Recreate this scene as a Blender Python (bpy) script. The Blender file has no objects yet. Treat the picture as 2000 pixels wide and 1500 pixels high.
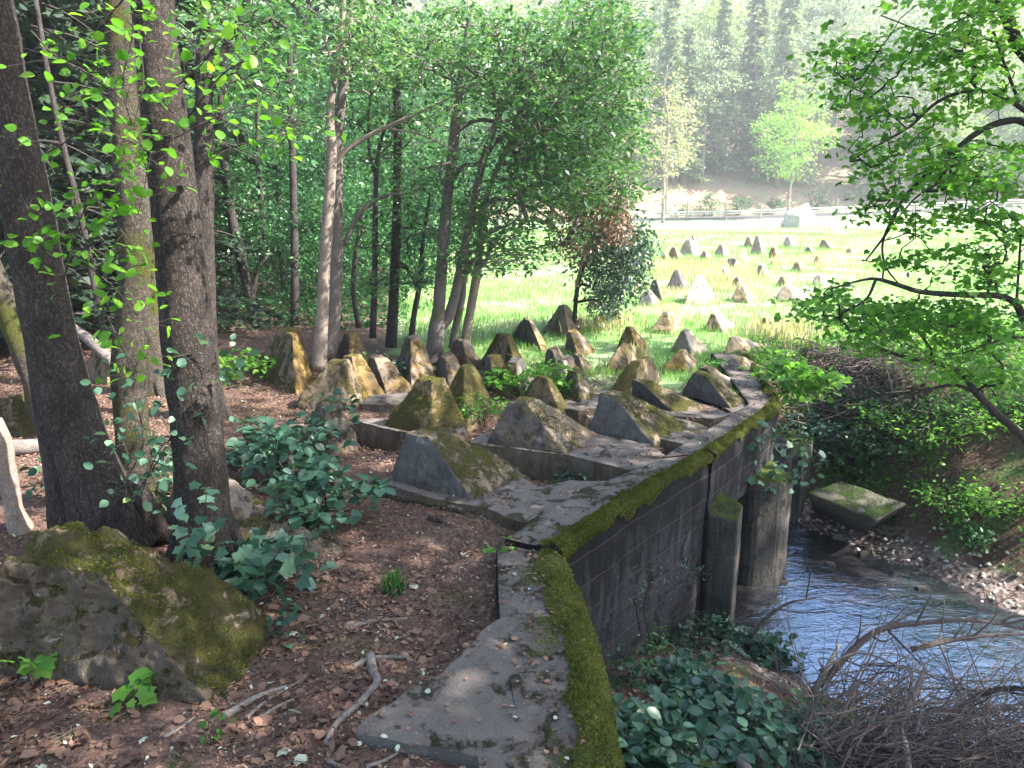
import bpy, bmesh, math, random
import numpy as np
from mathutils import Vector, noise as mnoise
random.seed(7); rng = np.random.default_rng(7)
sc = bpy.context.scene
COL = sc.collection
R = math.radians
# ---------------------------------------------------------------- camera model
H = 2.2; PITCH = R(13.6); FPX = 1511.0
cP, sP = math.cos(PITCH), math.sin(PITCH)
def ray(px, py):
    u = (px-1000)/FPX; v = (750-py)/FPX
    return np.array([u, cP+v*sP, -sP+v*cP])
def G(px, py, z=0.0):
    d = ray(px, py); t = (z-H)/d[2]
    return np.array([d[0]*t, d[1]*t, z])
def D(px, py, Y):
    d = ray(px, py); t = Y/d[1]
    return np.array([d[0]*t, Y, H+d[2]*t])
def pxm(px, py, Y):            # metres per photo pixel at this depth
    return Y/ray(px, py)[1]/FPX
# ---------------------------------------------------------------- object helpers
def tag(o, label=None, cat=None, group=None, kind=None):
    if label: o['label'] = label
    if cat: o['category'] = cat
    if group: o['group'] = group
    if kind: o['kind'] = kind
    return o
def empty(name, loc, label=None, cat=None, group=None):
    o = bpy.data.objects.new(name, None); COL.objects.link(o)
    o.location = loc; o.empty_display_size = .1
    return tag(o, label, cat, group)
class MB:
    def __init__(s): s.v=[]; s.f=[]; s.n=0; s.mi=[]
    def add(s, v, *faces, mi=0):
        v = np.asarray(v, float).reshape(-1,3); s.v.append(v)
        for f in faces:
            f = np.asarray(f, np.int64)
            if len(f)==0: continue
            s.f.append(f+s.n); s.mi.append(np.full(len(f), mi))
        s.n += len(v)
    def build(s, name, mats, parent=None, smooth=False, origin=None):
        me = bpy.data.meshes.new(name)
        V = np.concatenate(s.v) if s.v else np.zeros((0,3))
        off = np.zeros(3)
        if parent is not None: off = np.array(parent.location)
        elif origin is not None: off = np.array(origin)
        V = V-off
        me.vertices.add(len(V)); me.vertices.foreach_set('co', V.astype(np.float32).ravel())
        loops = np.concatenate([f.ravel() for f in s.f]); tot = np.concatenate([np.full(len(f), f.shape[1]) for f in s.f])
        me.loops.add(len(loops)); me.loops.foreach_set('vertex_index', loops.astype(np.int32))
        me.polygons.add(len(tot)); st = np.concatenate([[0], np.cumsum(tot)[:-1]])
        me.polygons.foreach_set('loop_start', st.astype(np.int32))
        try: me.polygons.foreach_set('loop_total', tot.astype(np.int32))
        except Exception: pass
        if not isinstance(mats, (list, tuple)): mats = [mats]
        for m in mats: me.materials.append(m)
        me.polygons.foreach_set('material_index', np.concatenate(s.mi).astype(np.int32))
        if smooth: me.polygons.foreach_set('use_smooth', np.ones(len(tot), bool))
        me.update(calc_edges=True); me.validate()
        o = bpy.data.objects.new(name, me); COL.objects.link(o)
        if parent is not None: o.parent = parent
        elif origin is not None: o.location = origin
        return o
def n3(x, y, z, s=1.0, seed=0.0):
    return mnoise.noise(Vector((x*s+seed, y*s+seed*1.7, z*s-seed)))
def vnoise(P, s, seed=0.0):     # cheap vectorised smooth noise (sum of sines)
    x, y, z = P[:,0]*s+seed, P[:,1]*s+seed*2.3, P[:,2]*s-seed
    return (np.sin(x*1.7+np.sin(y*1.3+z)*1.9)+np.sin(y*2.1+np.sin(z*1.7+x*.8)*1.7)+np.sin(z*1.9+np.sin(x*1.1-y*.7)*2.1)
            +.5*np.sin(x*4.3+y*3.1+1.3*np.sin(z*3.7))+.5*np.sin(y*5.1-x*2.7+1.1*np.sin(x*3.1)))/4
def tube(mb, pts, rad, n=8, rough=0.0, mi=0, seed=0, cap=True):
    P = np.asarray(pts, float); m = len(P); rad = np.asarray(rad, float)
    T = np.gradient(P, axis=0); T /= np.linalg.norm(T, axis=1)[:,None]+1e-9
    up = np.array([0,0,1.0]) if abs(T[0][2])<.9 else np.array([1.0,0,0])
    A = np.cross(T, up); A /= np.linalg.norm(A, axis=1)[:,None]+1e-9
    B = np.cross(T, A)
    th = np.linspace(0, 2*math.pi, n, endpoint=False)
    ring = A[:,None,:]*np.cos(th)[None,:,None]+B[:,None,:]*np.sin(th)[None,:,None]
    r = rad[:,None]*np.ones((1,n))
    if rough:
        Q = (P[:,None,:]+ring*rad[:,None,None]).reshape(-1,3)
        r = r*(1+rough*vnoise(Q, 3.0, seed).reshape(m,n)+rough*.6*vnoise(Q, 11.0, seed+5).reshape(m,n))
    V = (P[:,None,:]+ring*r[:,:,None]).reshape(-1,3)
    i = np.arange(m-1)[:,None]*n; j = np.arange(n)[None,:]; j2 = (j+1)%n
    F = np.stack([i+j, i+j2, i+n+j2, i+n+j], -1).reshape(-1,4)
    mb.add(V, F, mi=mi)
    if cap and n>2:
        k = mb.n-len(V)
        mb.f.append(np.array([[k+a for a in range(n)][::-1]])); mb.mi.append(np.array([mi]))
        mb.f.append(np.array([[k+(m-1)*n+a for a in range(n)]])); mb.mi.append(np.array([mi]))
def spline(pts, k=6):           # Catmull-Rom through points (any dimension)
    P = np.asarray(pts, float)
    if len(P)<3: 
        t = np.linspace(0,1,k+1)[:,None]; return P[0]*(1-t)+P[-1]*t
    Q = np.vstack([2*P[0]-P[1], P, 2*P[-1]-P[-2]]); out=[]
    for i in range(1, len(Q)-2):
        for t in np.linspace(0,1,k,endpoint=False):
            a,b,c,d = Q[i-1],Q[i],Q[i+1],Q[i+2]
            out.append(.5*((2*b)+(-a+c)*t+(2*a-5*b+4*c-d)*t*t+(-a+3*b-3*c+d)*t**3))
    out.append(P[-1]); return np.array(out)
# leaf templates: verts, list of face arrays
TPL = {
 'quad': (np.array([(0,0,0),(.42,.27,.05),(1,0,-.05),(.42,-.27,.05)]), [np.array([[0,1,2,3]])]),
 'needle': (np.array([(0,.06,0),(1,.03,-.08),(1,-.03,-.08),(0,-.06,0)]), [np.array([[0,1,2,3]])]),
 'ovate': (np.array([(0,0,0),(.12,.22,.05),(.40,.37,.07),(.74,.28,.03),(1.0,0,-.10),(.74,-.28,.03),(.40,-.37,.07),(.12,-.22,.05),(.45,0,0)]), [np.array([[0,8,2,1],[8,4,3,2],[0,7,6,8],[8,6,5,4]])]),
 'maple': (np.array([(.35,0,0),(0,0,0),(.0,.26,.03),(-.02,.50,-.04),(.24,.43,.02),(.50,.58,-.05),(.63,.33,.02),(1,0,-.12),(.63,-.33,.02),(.50,-.58,-.05),(.24,-.43,.02),(-.02,-.50,-.04),(.0,-.26,.03)]),
           [np.array([[0,a,a+1] for a in range(1,12)]+[[0,12,1]])]),
 'blade': (np.array([(0,.035,0),(.6,.02,.0),(1,0,-.1),(0,-.035,0)]), [np.array([[0,1,2,3]])]),
}
def leaves(mb, pos, size, tpl='quad', up=1.0, droop=.25, mi=0, dirs=None, nrm=None):
    n = len(pos)
    if n==0: return
    pos = np.asarray(pos); size = np.broadcast_to(np.asarray(size, float), (n,))
    if nrm is None:
        nrm = rng.normal(size=(n,3))*.55; nrm[:,2] += up
    nrm = nrm/ (np.linalg.norm(nrm,axis=1)[:,None]+1e-9)
    if dirs is None:
        dirs = rng.normal(size=(n,3)); dirs[:,2] = dirs[:,2]*.3-droop
    d = dirs-(dirs*nrm).sum(1)[:,None]*nrm; d /= np.linalg.norm(d,axis=1)[:,None]+1e-9
    s = np.cross(nrm, d)
    tv, tf = TPL[tpl]; k = len(tv)
    V = pos[:,None,:]+size[:,None,None]*(tv[None,:,0,None]*d[:,None,:]+tv[None,:,1,None]*s[:,None,:]+tv[None,:,2,None]*nrm[:,None,:])
    base = (np.arange(n)*k)[:,None,None]
    mb.add(V.reshape(-1,3), *[(f[None]+base).reshape(-1,f.shape[1]) for f in tf], mi=mi)
# ---------------------------------------------------------------- materials
def newmat(name):
    m = bpy.data.materials.new(name); m.use_nodes = True
    nt = m.node_tree; nt.nodes.clear()
    out = nt.nodes.new('ShaderNodeOutputMaterial'); return m, nt, out
def nd(nt, t, **kw):
    n = nt.nodes.new(t)
    for k, v in kw.items():
        if k in ('inp',):
            for a, b in v.items(): n.inputs[a].default_value = b
        else: setattr(n, k, v)
    return n
def ramp(nt, fac, stops):
    r = nt.nodes.new('ShaderNodeValToRGB'); nt.links.new(fac, r.inputs[0])
    el = r.color_ramp.elements
    while len(el)<len(stops): el.new(.5)
    for e, (p, c) in zip(el, stops): e.position = p; e.color = (*c, 1) if len(c)==3 else c
    return r.outputs[0]
def noise(nt, scale, detail=6, rough=.6, vec=None, dist=0):
    n = nd(nt, 'ShaderNodeTexNoise', inp={'Scale':scale,'Detail':detail,'Roughness':rough,'Distortion':dist})
    if vec is not None: nt.links.new(vec, n.inputs['Vector'])
    return n.outputs['Fac']
def mixc(nt, fac, a, b, mode='MIX'):
    m = nd(nt, 'ShaderNodeMix', data_type='RGBA', blend_type=mode)
    for s, v in ((0, fac), (6, a), (7, b)):
        if hasattr(v, 'links') or isinstance(v, bpy.types.NodeSocket): nt.links.new(v, m.inputs[s])
        else: m.inputs[s].default_value = v if s==0 else (*v, 1)
    return m.outputs[2]
def mth(nt, op, a, b=0.0, clamp=False):
    m = nd(nt, 'ShaderNodeMath', operation=op); m.use_clamp = clamp
    for i, v in enumerate((a, b)):
        if isinstance(v, bpy.types.NodeSocket): nt.links.new(v, m.inputs[i])
        else: m.inputs[i].default_value = v
    return m.outputs[0]
def sstep(nt, v, lo, hi):
    m = nd(nt, 'ShaderNodeMapRange', interpolation_type='SMOOTHSTEP'); nt.links.new(v, m.inputs[0])
    m.inputs[1].default_value = lo; m.inputs[2].default_value = hi; return m.outputs[0]
def finish(nt, out, col, rough=.9, bumps=(), spec=.3):
    b = nd(nt, 'ShaderNodeBsdfPrincipled')
    if isinstance(col, bpy.types.NodeSocket): nt.links.new(col, b.inputs['Base Color'])
    else: b.inputs['Base Color'].default_value = (*col, 1)
    if isinstance(rough, bpy.types.NodeSocket): nt.links.new(rough, b.inputs['Roughness'])
    else: b.inputs['Roughness'].default_value = rough
    b.inputs['Specular IOR Level'].default_value = spec
    prev = None
    for h, st, di in bumps:
        bp = nd(nt, 'ShaderNodeBump', inp={'Strength':st,'Distance':di}); nt.links.new(h, bp.inputs['Height'])
        if prev is not None: nt.links.new(prev, bp.inputs['Normal'])
        prev = bp.outputs[0]
    if prev is not None: nt.links.new(prev, b.inputs['Normal'])
    nt.links.new(b.outputs[0], out.inputs[0]); return b
def objvec(nt):      # world position coordinates
    return nd(nt, 'ShaderNodeNewGeometry').outputs['Position']

def leaf_mat(name, stops, trans=.45, rough=.45, spec=.35, big=.6, dry=None):
    m, nt, out = newmat(name)
    g = nd(nt, 'ShaderNodeNewGeometry')
    rnd = g.outputs['Random Per Island']
    pn = noise(nt, big, 2, .5, g.outputs['Position'])
    f = mth(nt, 'ADD', mth(nt,'MULTIPLY',rnd,.6), mth(nt,'MULTIPLY',sstep(nt,pn,.3,.7),.4))
    col = ramp(nt, f, stops)
    if dry:
        col = mixc(nt, sstep(nt, mth(nt,'FRACT',mth(nt,'MULTIPLY',rnd,37.7)), dry[0]-.01, dry[0]), col, dry[1])
    b = nd(nt, 'ShaderNodeBsdfPrincipled'); nt.links.new(col, b.inputs['Base Color'])
    b.inputs['Roughness'].default_value = rough; b.inputs['Specular IOR Level'].default_value = spec
    t = nd(nt, 'ShaderNodeBsdfTranslucent')
    tc = mixc(nt, .5, col, mixc(nt, 1.0, col, (1.5,1.6,.5), 'MULTIPLY'))
    nt.links.new(tc, t.inputs[0])
    mx = nd(nt, 'ShaderNodeMixShader'); mx.inputs[0].default_value = trans
    nt.links.new(b.outputs[0], mx.inputs[1]); nt.links.new(t.outputs[0], mx.inputs[2]); nt.links.new(mx.outputs[0], out.inputs[0])
    return m
M = {}
M['leaf_hazel'] = leaf_mat('leaf_hazel', [(0,(.05,.16,.02)),(.5,(.12,.30,.03)),(.8,(.22,.42,.04)),(1,(.40,.50,.08))], .6)
M['leaf_maple'] = leaf_mat('leaf_maple', [(0,(.022,.075,.02)),(.4,(.05,.14,.04)),(.75,(.10,.22,.07)),(1,(.26,.36,.17))], .42, .35, .6)
M['leaf_maple_near'] = leaf_mat('leaf_maple_near', [(0,(.04,.12,.02)),(.5,(.10,.26,.04)),(.8,(.18,.36,.06)),(1,(.30,.44,.10))], .6)
M['leaf_under'] = leaf_mat('leaf_under', [(0,(.012,.055,.02)),(.5,(.03,.11,.035)),(.85,(.06,.18,.05)),(1,(.13,.27,.09))], .35)
M['leaf_blue'] = leaf_mat('leaf_blue', [(0,(.015,.045,.03)),(.5,(.035,.095,.055)),(.8,(.075,.165,.10)),(.93,(.15,.26,.18)),(1,(.20,.30,.08))], .3, .38, .45)
M['leaf_forest'] = leaf_mat('leaf_forest', [(0,(.13,.21,.06)),(.5,(.28,.40,.14)),(1,(.48,.52,.26))], .4, big=.12)
M['leaf_pine'] = leaf_mat('leaf_pine', [(0,(.10,.16,.09)),(.5,(.21,.30,.17)),(1,(.40,.40,.27))], .3, .6, big=.12)
M['leaf_spruce'] = leaf_mat('leaf_spruce', [(0,(.010,.024,.014)),(.6,(.022,.045,.025)),(1,(.05,.08,.045))], .12, .6)
M['leaf_lime'] = leaf_mat('leaf_lime', [(0,(.14,.28,.05)),(.6,(.24,.40,.09)),(1,(.36,.5,.14))], .45)
M['leaf_yellow'] = leaf_mat('leaf_yellow', [(0,(.26,.26,.10)),(.6,(.42,.40,.20)),(1,(.55,.5,.3))], .35)
M['leaf_dead'] = leaf_mat('leaf_dead', [(0,(.13,.08,.06)),(.5,(.28,.18,.14)),(1,(.46,.33,.27))], .12, .7, .2)
M['leaf_ivy'] = leaf_mat('leaf_ivy', [(0,(.02,.045,.03)),(.5,(.05,.10,.06)),(1,(.17,.25,.18))], .15, .35, .6)
M['grass'] = leaf_mat('grass', [(0,(.12,.24,.07)),(.5,(.20,.36,.12)),(.9,(.32,.46,.18)),(1,(.48,.48,.28))], .35, .6, .2, big=.35)
M['grass_dry'] = leaf_mat('grass_dry', [(0,(.36,.32,.16)),(.5,(.5,.44,.28)),(1,(.62,.56,.42))], .35, .7, .2)
M['moss_tuft'] = leaf_mat('moss_tuft', [(0,(.035,.045,.010)),(.5,(.085,.095,.018)),(.85,(.15,.155,.03)),(1,(.24,.21,.07))], .35, .8, .1, big=3)
M['moss_bright'] = leaf_mat('moss_bright', [(0,(.05,.055,.014)),(.45,(.115,.125,.03)),(.8,(.19,.205,.05)),(1,(.27,.23,.10))], .35, .8, .1, big=4)
M['litter'] = leaf_mat('litter', [(0,(.045,.027,.02)),(.3,(.10,.057,.040)),(.6,(.19,.105,.075)),(.8,(.24,.15,.10)),(.93,(.36,.25,.19)),(1,(.50,.42,.34))], .15, .7, .25, big=1.5, dry=(.972,(.42,.45,.34)))

def moss_base(name, a, b):
    m, nt, out = newmat(name); P = objvec(nt); q = noise(nt, 90, 6, .75, P); q2 = noise(nt, 7, 5, .7, P, .5)
    c = ramp(nt, q, [(.3, tuple(x*.25 for x in a)), (.55, a), (.75, b)])
    c = mixc(nt, mth(nt,'MULTIPLY', sstep(nt, q2, .52, .66), .8), c, ramp(nt, q, [(.3,(.03,.02,.012)),(.7,(.13,.095,.05))]))
    finish(nt, out, c, .95, [(q,1.0,.02),(q2,.6,.05)], .1); return m
M['moss_base_bright'] = moss_base('moss_base_bright', (.10,.112,.026), (.19,.195,.05))
M['moss_base_dull'] = moss_base('moss_base_dull', (.065,.075,.015), (.13,.135,.03))
# ---- litter covered forest floor
m, nt, out = newmat('forest_floor'); P = objvec(nt)
n1 = noise(nt, 55, 8, .75, P); n2 = noise(nt, 3.2, 5, .6, P); n4 = noise(nt, 17, 4, .6, P)
vor = nd(nt, 'ShaderNodeTexVoronoi', inp={'Scale':42.0,'Randomness':1.0}); nt.links.new(P, vor.inputs['Vector'])
c = ramp(nt, n1, [(.25,(.035,.022,.018)),(.5,(.11,.07,.058)),(.65,(.18,.12,.105)),(.85,(.31,.24,.21))])
vr = nd(nt,'ShaderNodeSeparateColor'); nt.links.new(vor.outputs['Color'], vr.inputs[0])
c = mixc(nt, mth(nt,'MULTIPLY',vr.outputs[0],.55), c, ramp(nt, vr.outputs[1], [(0,(.05,.024,.018)),(.6,(.19,.10,.07)),(1,(.33,.22,.17))]))
c = mixc(nt, mth(nt,'MULTIPLY',sstep(nt, n2, .56, .70),.75), c, mixc(nt, n1, (.05,.05,.015), (.16,.15,.06)))
sp = nd(nt,'ShaderNodeSeparateXYZ'); nt.links.new(P, sp.inputs[0])
# meadow begins beyond the teeth: grass cover
far = mth(nt,'ADD', mth(nt,'ADD', sp.outputs[1], mth(nt,'MULTIPLY', sp.outputs[0], .75)), mth(nt,'MULTIPLY', n2, 3.0))
wd = sstep(nt, mth(nt,'ADD', mth(nt,'ADD', sp.outputs[0], mth(nt,'MULTIPLY', sp.outputs[1], .155)), mth(nt,'MULTIPLY', n2, .8)), .1, .7)
wd = mth(nt,'MAXIMUM', wd, sstep(nt, sp.outputs[1], 26, 30))
gm = mth(nt,'MULTIPLY', sstep(nt, far, 10.3, 12.2), wd)
gcol = ramp(nt, noise(nt, 2.2, 8, .7, P), [(.3,(.13,.25,.08)),(.55,(.22,.37,.13)),(.75,(.34,.46,.20))])
dryp = sstep(nt, noise(nt, .28, 5, .65, P), .46, .56)
gcol = mixc(nt, mth(nt,'MULTIPLY',dryp,.5), gcol, (.50,.50,.36))
c = mixc(nt, gm, c, gcol)
finish(nt, out, c, .9, [(n1,.9,.02),(n4,.7,.04)], .15); M['floor'] = m
# ---- stream bank soil
m, nt, out = newmat('bank_soil'); P = objvec(nt)
n1 = noise(nt, 40, 8, .75, P); n2 = noise(nt, 2.3, 5, .6, P)
c = ramp(nt, n1, [(.3,(.03,.018,.013)),(.55,(.11,.062,.045)),(.8,(.26,.19,.14))])
c = mixc(nt, mth(nt,'MULTIPLY',sstep(nt, n2, .45, .62),.8), c, ramp(nt, n1, [(.3,(.03,.07,.012)),(.7,(.10,.19,.04))]))
sp = nd(nt,'ShaderNodeSeparateXYZ'); nt.links.new(P, sp.inputs[0])
vor = nd(nt, 'ShaderNodeTexVoronoi', inp={'Scale':22.0}); nt.links.new(P, vor.inputs['Vector'])
grav = ramp(nt, vor.outputs['Color'], [(0,(.05,.035,.03)),(.5,(.15,.11,.10)),(1,(.36,.31,.28))])
c = mixc(nt, sstep(nt, sp.outputs[2], -1.36, -1.52), c, grav)
finish(nt, out, c, .85, [(n1,.9,.03),(vor.outputs['Distance'],.6,.03)], .25); M['bank'] = m
# ---- hillside earth
m, nt, out = newmat('hill_earth'); P = objvec(nt)
n1 = noise(nt, 1.4, 8, .75, P)
c = ramp(nt, n1, [(.3,(.16,.11,.07)),(.48,(.34,.22,.16)),(.58,(.20,.26,.12)),(.8,(.40,.31,.23))])
finish(nt, out, c, .95, [(n1,.8,.3)], .1); M['hill'] = m
m, nt, out = newmat('asphalt'); P = objvec(nt)
finish(nt, out, ramp(nt, noise(nt, 8, 6, .7, P), [(.3,(.05,.05,.05)),(.7,(.09,.09,.09))]), .85); M['asphalt'] = m
m, nt, out = newmat('galvanised'); finish(nt, out, ramp(nt, noise(nt, 3, 3, .6, objvec(nt)), [(.3,(.42,.43,.44)),(.7,(.6,.61,.62))]), .5); M['metal'] = m
# ---- concretes
def concrete(name, base, dark, mossc, mossamt, moss_up, orange=0.0, streak=.5, topmoss=False, lichen=.4, rough_b=.6, dirt=.35, board=False):
    m, nt, out = newmat(name)
    g = nd(nt,'ShaderNodeNewGeometry'); P = g.outputs['Position']
    oi = nd(nt,'ShaderNodeObjectInfo')
    n1 = noise(nt, 60, 8, .75, P); n2 = noise(nt, 5, 6, .65, P, .6); n3_ = noise(nt, 15, 6, .7, P, .4); n5 = noise(nt, 180, 3, .6, P)
    c = mixc(nt, n1, tuple(x*.6 for x in base), tuple(min(1,x*1.35) for x in base))
    mp = nd(nt,'ShaderNodeMapping'); mp.inputs['Scale'].default_value = (9,9,.7); nt.links.new(P, mp.inputs[0])
    st = noise(nt, 1.6, 5, .65, mp.outputs[0])
    c = mixc(nt, mth(nt,'MULTIPLY', sstep(nt, st, .42, .68), streak), c, dark)
    c = mixc(nt, mth(nt,'MULTIPLY', sstep(nt, n2, .46, .64), dirt), c, dark)
    # aggregate specks and pale lichen
    c = mixc(nt, mth(nt,'MULTIPLY', sstep(nt, n5, .62, .72), .6), c, (.55,.52,.50))
    li = mth(nt,'MULTIPLY', sstep(nt, noise(nt, 9, 7, .75, P, .8), .60, .68), lichen)
    c = mixc(nt, li, c, (.40,.38,.40))
    if orange:
        on = sstep(nt, mth(nt,'ADD', noise(nt, 4, 5, .65, P, .5), mth(nt,'MULTIPLY', mth(nt,'SUBTRACT', oi.outputs['Random'], .5), .25)), .34, .54)
        c = mixc(nt, mth(nt,'MULTIPLY', on, orange), c, mixc(nt, n3_, (.13,.085,.03), (.29,.195,.08)))
    sx = nd(nt,'ShaderNodeSeparateXYZ'); nt.links.new(g.outputs['Normal'], sx.inputs[0])
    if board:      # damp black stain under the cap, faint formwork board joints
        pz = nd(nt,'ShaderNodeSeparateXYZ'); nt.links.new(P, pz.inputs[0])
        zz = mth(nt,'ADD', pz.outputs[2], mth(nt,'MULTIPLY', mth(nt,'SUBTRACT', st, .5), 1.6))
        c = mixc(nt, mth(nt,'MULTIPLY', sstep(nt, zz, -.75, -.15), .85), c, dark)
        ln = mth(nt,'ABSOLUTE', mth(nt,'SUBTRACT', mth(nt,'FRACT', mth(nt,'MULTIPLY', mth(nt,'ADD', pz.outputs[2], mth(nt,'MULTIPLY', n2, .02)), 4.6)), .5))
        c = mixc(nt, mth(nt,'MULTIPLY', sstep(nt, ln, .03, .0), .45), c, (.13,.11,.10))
    mo = mth(nt,'ADD', mth(nt,'MULTIPLY', n2, .9), mth(nt,'MULTIPLY', n3_, .55))
    mo = mth(nt,'ADD', mo, mth(nt,'MULTIPLY', sx.outputs[2], moss_up))
    mo = mth(nt,'ADD', mo, mth(nt,'MULTIPLY', mth(nt,'SUBTRACT', oi.outputs['Random'], .5), .15))
    mf = sstep(nt, mo, 1.02-mossamt, 1.16-mossamt)
    mc = mixc(nt, n1, tuple(x*.35 for x in mossc), tuple(min(1,x*1.6) for x in mossc))
    c = mixc(nt, mf, c, mc)
    mb_ = mth(nt,'MULTIPLY', mf, n1)
    finish(nt, out, c, .92, [(n1,rough_b,.012),(n3_,.5,.03),(mb_,.9,.03)], .2)
    return m
MOSS=(.13,.135,.022); MG=(.12,.17,.02)
M['tooth_moss'] = concrete('tooth_moss', (.15,.125,.11), (.04,.032,.025), (.085,.080,.018), .24, .11, .35, .5, lichen=.7)
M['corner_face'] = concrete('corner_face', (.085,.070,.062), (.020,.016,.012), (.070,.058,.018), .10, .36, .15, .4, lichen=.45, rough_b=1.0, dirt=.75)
M['corner_moss'] = concrete('corner_moss', (.11,.092,.078), (.045,.034,.024), (.085,.078,.02), .30, .13, .3, .4, lichen=.3)
M['tooth_olive'] = concrete('tooth_olive', (.17,.145,.12), (.055,.042,.03), (.115,.10,.028), .30, .20, .7, .4, lichen=.25)
M['tooth_orange'] = concrete('tooth_orange', (.20,.155,.12), (.075,.05,.035), (.20,.14,.035), .26, .10, .95, .4, lichen=.3)
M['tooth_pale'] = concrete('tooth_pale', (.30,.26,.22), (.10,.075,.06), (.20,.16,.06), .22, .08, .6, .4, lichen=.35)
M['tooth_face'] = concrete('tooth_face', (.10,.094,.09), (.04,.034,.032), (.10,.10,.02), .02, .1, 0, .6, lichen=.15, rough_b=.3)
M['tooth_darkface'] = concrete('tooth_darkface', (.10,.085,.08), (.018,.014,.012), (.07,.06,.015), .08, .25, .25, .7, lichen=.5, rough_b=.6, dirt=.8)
M['slab'] = concrete('slab', (.145,.122,.11), (.062,.046,.036), (.10,.105,.03), .16, .08, 0, .1, lichen=.35, rough_b=1.0, dirt=.7)
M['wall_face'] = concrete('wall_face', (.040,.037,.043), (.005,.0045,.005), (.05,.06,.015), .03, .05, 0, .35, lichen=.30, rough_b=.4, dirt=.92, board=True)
M['pier'] = concrete('pier', (.075,.066,.057), (.018,.016,.014), (.09,.12,.02), .12, .35, 0, .6, lichen=.2, dirt=.5)
M['block_green'] = concrete('block_green', (.085,.08,.06), (.03,.026,.02), (.045,.08,.012), .25, .16, 0, .4, lichen=.12, dirt=.4)
M['wet_rock'] = concrete('wet_rock', (.06,.052,.046), (.02,.018,.016), (.04,.05,.02), 0, -.4, 0, .3, lichen=.1)
M['rock'] = concrete('rock', (.5,.45,.40), (.25,.21,.18), (.2,.2,.08), .05, .05, 0, .3)
# ---- barks
def bark(name, a, b, mossamt=.0, sc=22, mossc=(.10,.12,.02), st=.9):
    m, nt, out = newmat(name); g = nd(nt,'ShaderNodeNewGeometry'); P = g.outputs['Position']
    mp = nd(nt,'ShaderNodeMapping'); mp.inputs['Scale'].default_value=(1,1,.55); nt.links.new(P, mp.inputs[0])
    v = nd(nt,'ShaderNodeTexVoronoi', feature='DISTANCE_TO_EDGE', inp={'Scale':sc*2.6}); 
    wn = nd(nt,'ShaderNodeTexNoise', inp={'Scale':sc*1.0,'Detail':5.0,'Roughness':.6}); nt.links.new(mp.outputs[0], wn.inputs['Vector'])
    wv = nd(nt,'ShaderNodeVectorMath', operation='MULTIPLY_ADD'); nt.links.new(wn.outputs['Color'], wv.inputs[0]); wv.inputs[1].default_value=(.09,.09,.14); nt.links.new(mp.outputs[0], wv.inputs[2])
    nt.links.new(wv.outputs[0], v.inputs['Vector'])
    n1 = noise(nt, sc*2.0, 8, .78, mp.outputs[0]); n2 = noise(nt, 2.5, 5, .6, P)
    h = mth(nt,'ADD', mth(nt,'MULTIPLY', sstep(nt, v.outputs['Distance'], .0, .30), .28), mth(nt,'MULTIPLY', n1, 1.0)); h = mth(nt,'ADD', h, mth(nt,'MULTIPLY', mth(nt,'SUBTRACT', noise(nt, sc*.35, 4, .6, mp.outputs[0]), .5), .5))
    c = ramp(nt, h, [(.25, tuple(x*.28 for x in a)), (.6, a), (1.0, b)])
    li = sstep(nt, noise(nt, 6, 7, .8, P, .5), .60, .72)
    c = mixc(nt, mth(nt,'MULTIPLY',li,.35), c, (.33,.34,.32))
    if mossamt:
        c = mixc(nt, sstep(nt, mth(nt,'ADD', n2, mth(nt,'MULTIPLY', n1, .25)), .98-mossamt, 1.12-mossamt), c, mixc(nt, n1, tuple(x*.4 for x in mossc), tuple(x*1.5 for x in mossc)))
    finish(nt, out, c, .95, [(h, st, .025)], .15); return m
M['bark_dark'] = bark('bark_dark', (.046,.037,.033), (.135,.11,.10), .14, 20)
M['bark_moss'] = bark('bark_moss', (.07,.058,.045), (.20,.17,.15), .36, 22, (.075,.08,.02))
M['bark_grey'] = bark('bark_grey', (.13,.11,.10), (.27,.24,.22), .25, 30, st=.5)
M['bark_pale'] = bark('bark_pale', (.22,.17,.14), (.40,.34,.30), .10, 30, st=.4)
M['bark_thin'] = bark('bark_thin', (.05,.042,.04), (.14,.12,.11), .15, 40, st=.5)
M['twig'] = bark('twig', (.12,.09,.08), (.30,.25,.23), .08, 50, st=.5)
M['deadwood'] = bark('deadwood', (.17,.14,.125), (.42,.38,.35), .12, 45, st=.5)
M['bark_far'] = bark('bark_far', (.22,.17,.14), (.40,.33,.29), 0, 4, st=.3)
# ---- water
m, nt, out = newmat('water'); P = objvec(nt)
mp = nd(nt,'ShaderNodeMapping'); mp.inputs['Rotation'].default_value=(0,0,R(-35)); mp.inputs['Scale'].default_value=(1,1.9,1); nt.links.new(P, mp.inputs[0])
w1 = noise(nt, 3.0, 4, .6, mp.outputs[0], .8); w2 = noise(nt, 16, 4, .6, mp.outputs[0], .5); w3 = noise(nt, 45, 2, .5, mp.outputs[0])
bn = finish(nt, out, ramp(nt, noise(nt, 9, 6, .7, P), [(.35,(.012,.012,.014)),(.7,(.05,.045,.045))]), .06, [(w1,.32,.08),(w2,.25,.025),(w3,.15,.003)], 1.0)
bn.inputs['IOR'].default_value = 2.4; bn.inputs['Specular Tint'].default_value=(.62,.78,1,1)  # reflected sky's blue put into the tint, reflection strengthened by raised IOR
M['water'] = m
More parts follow.
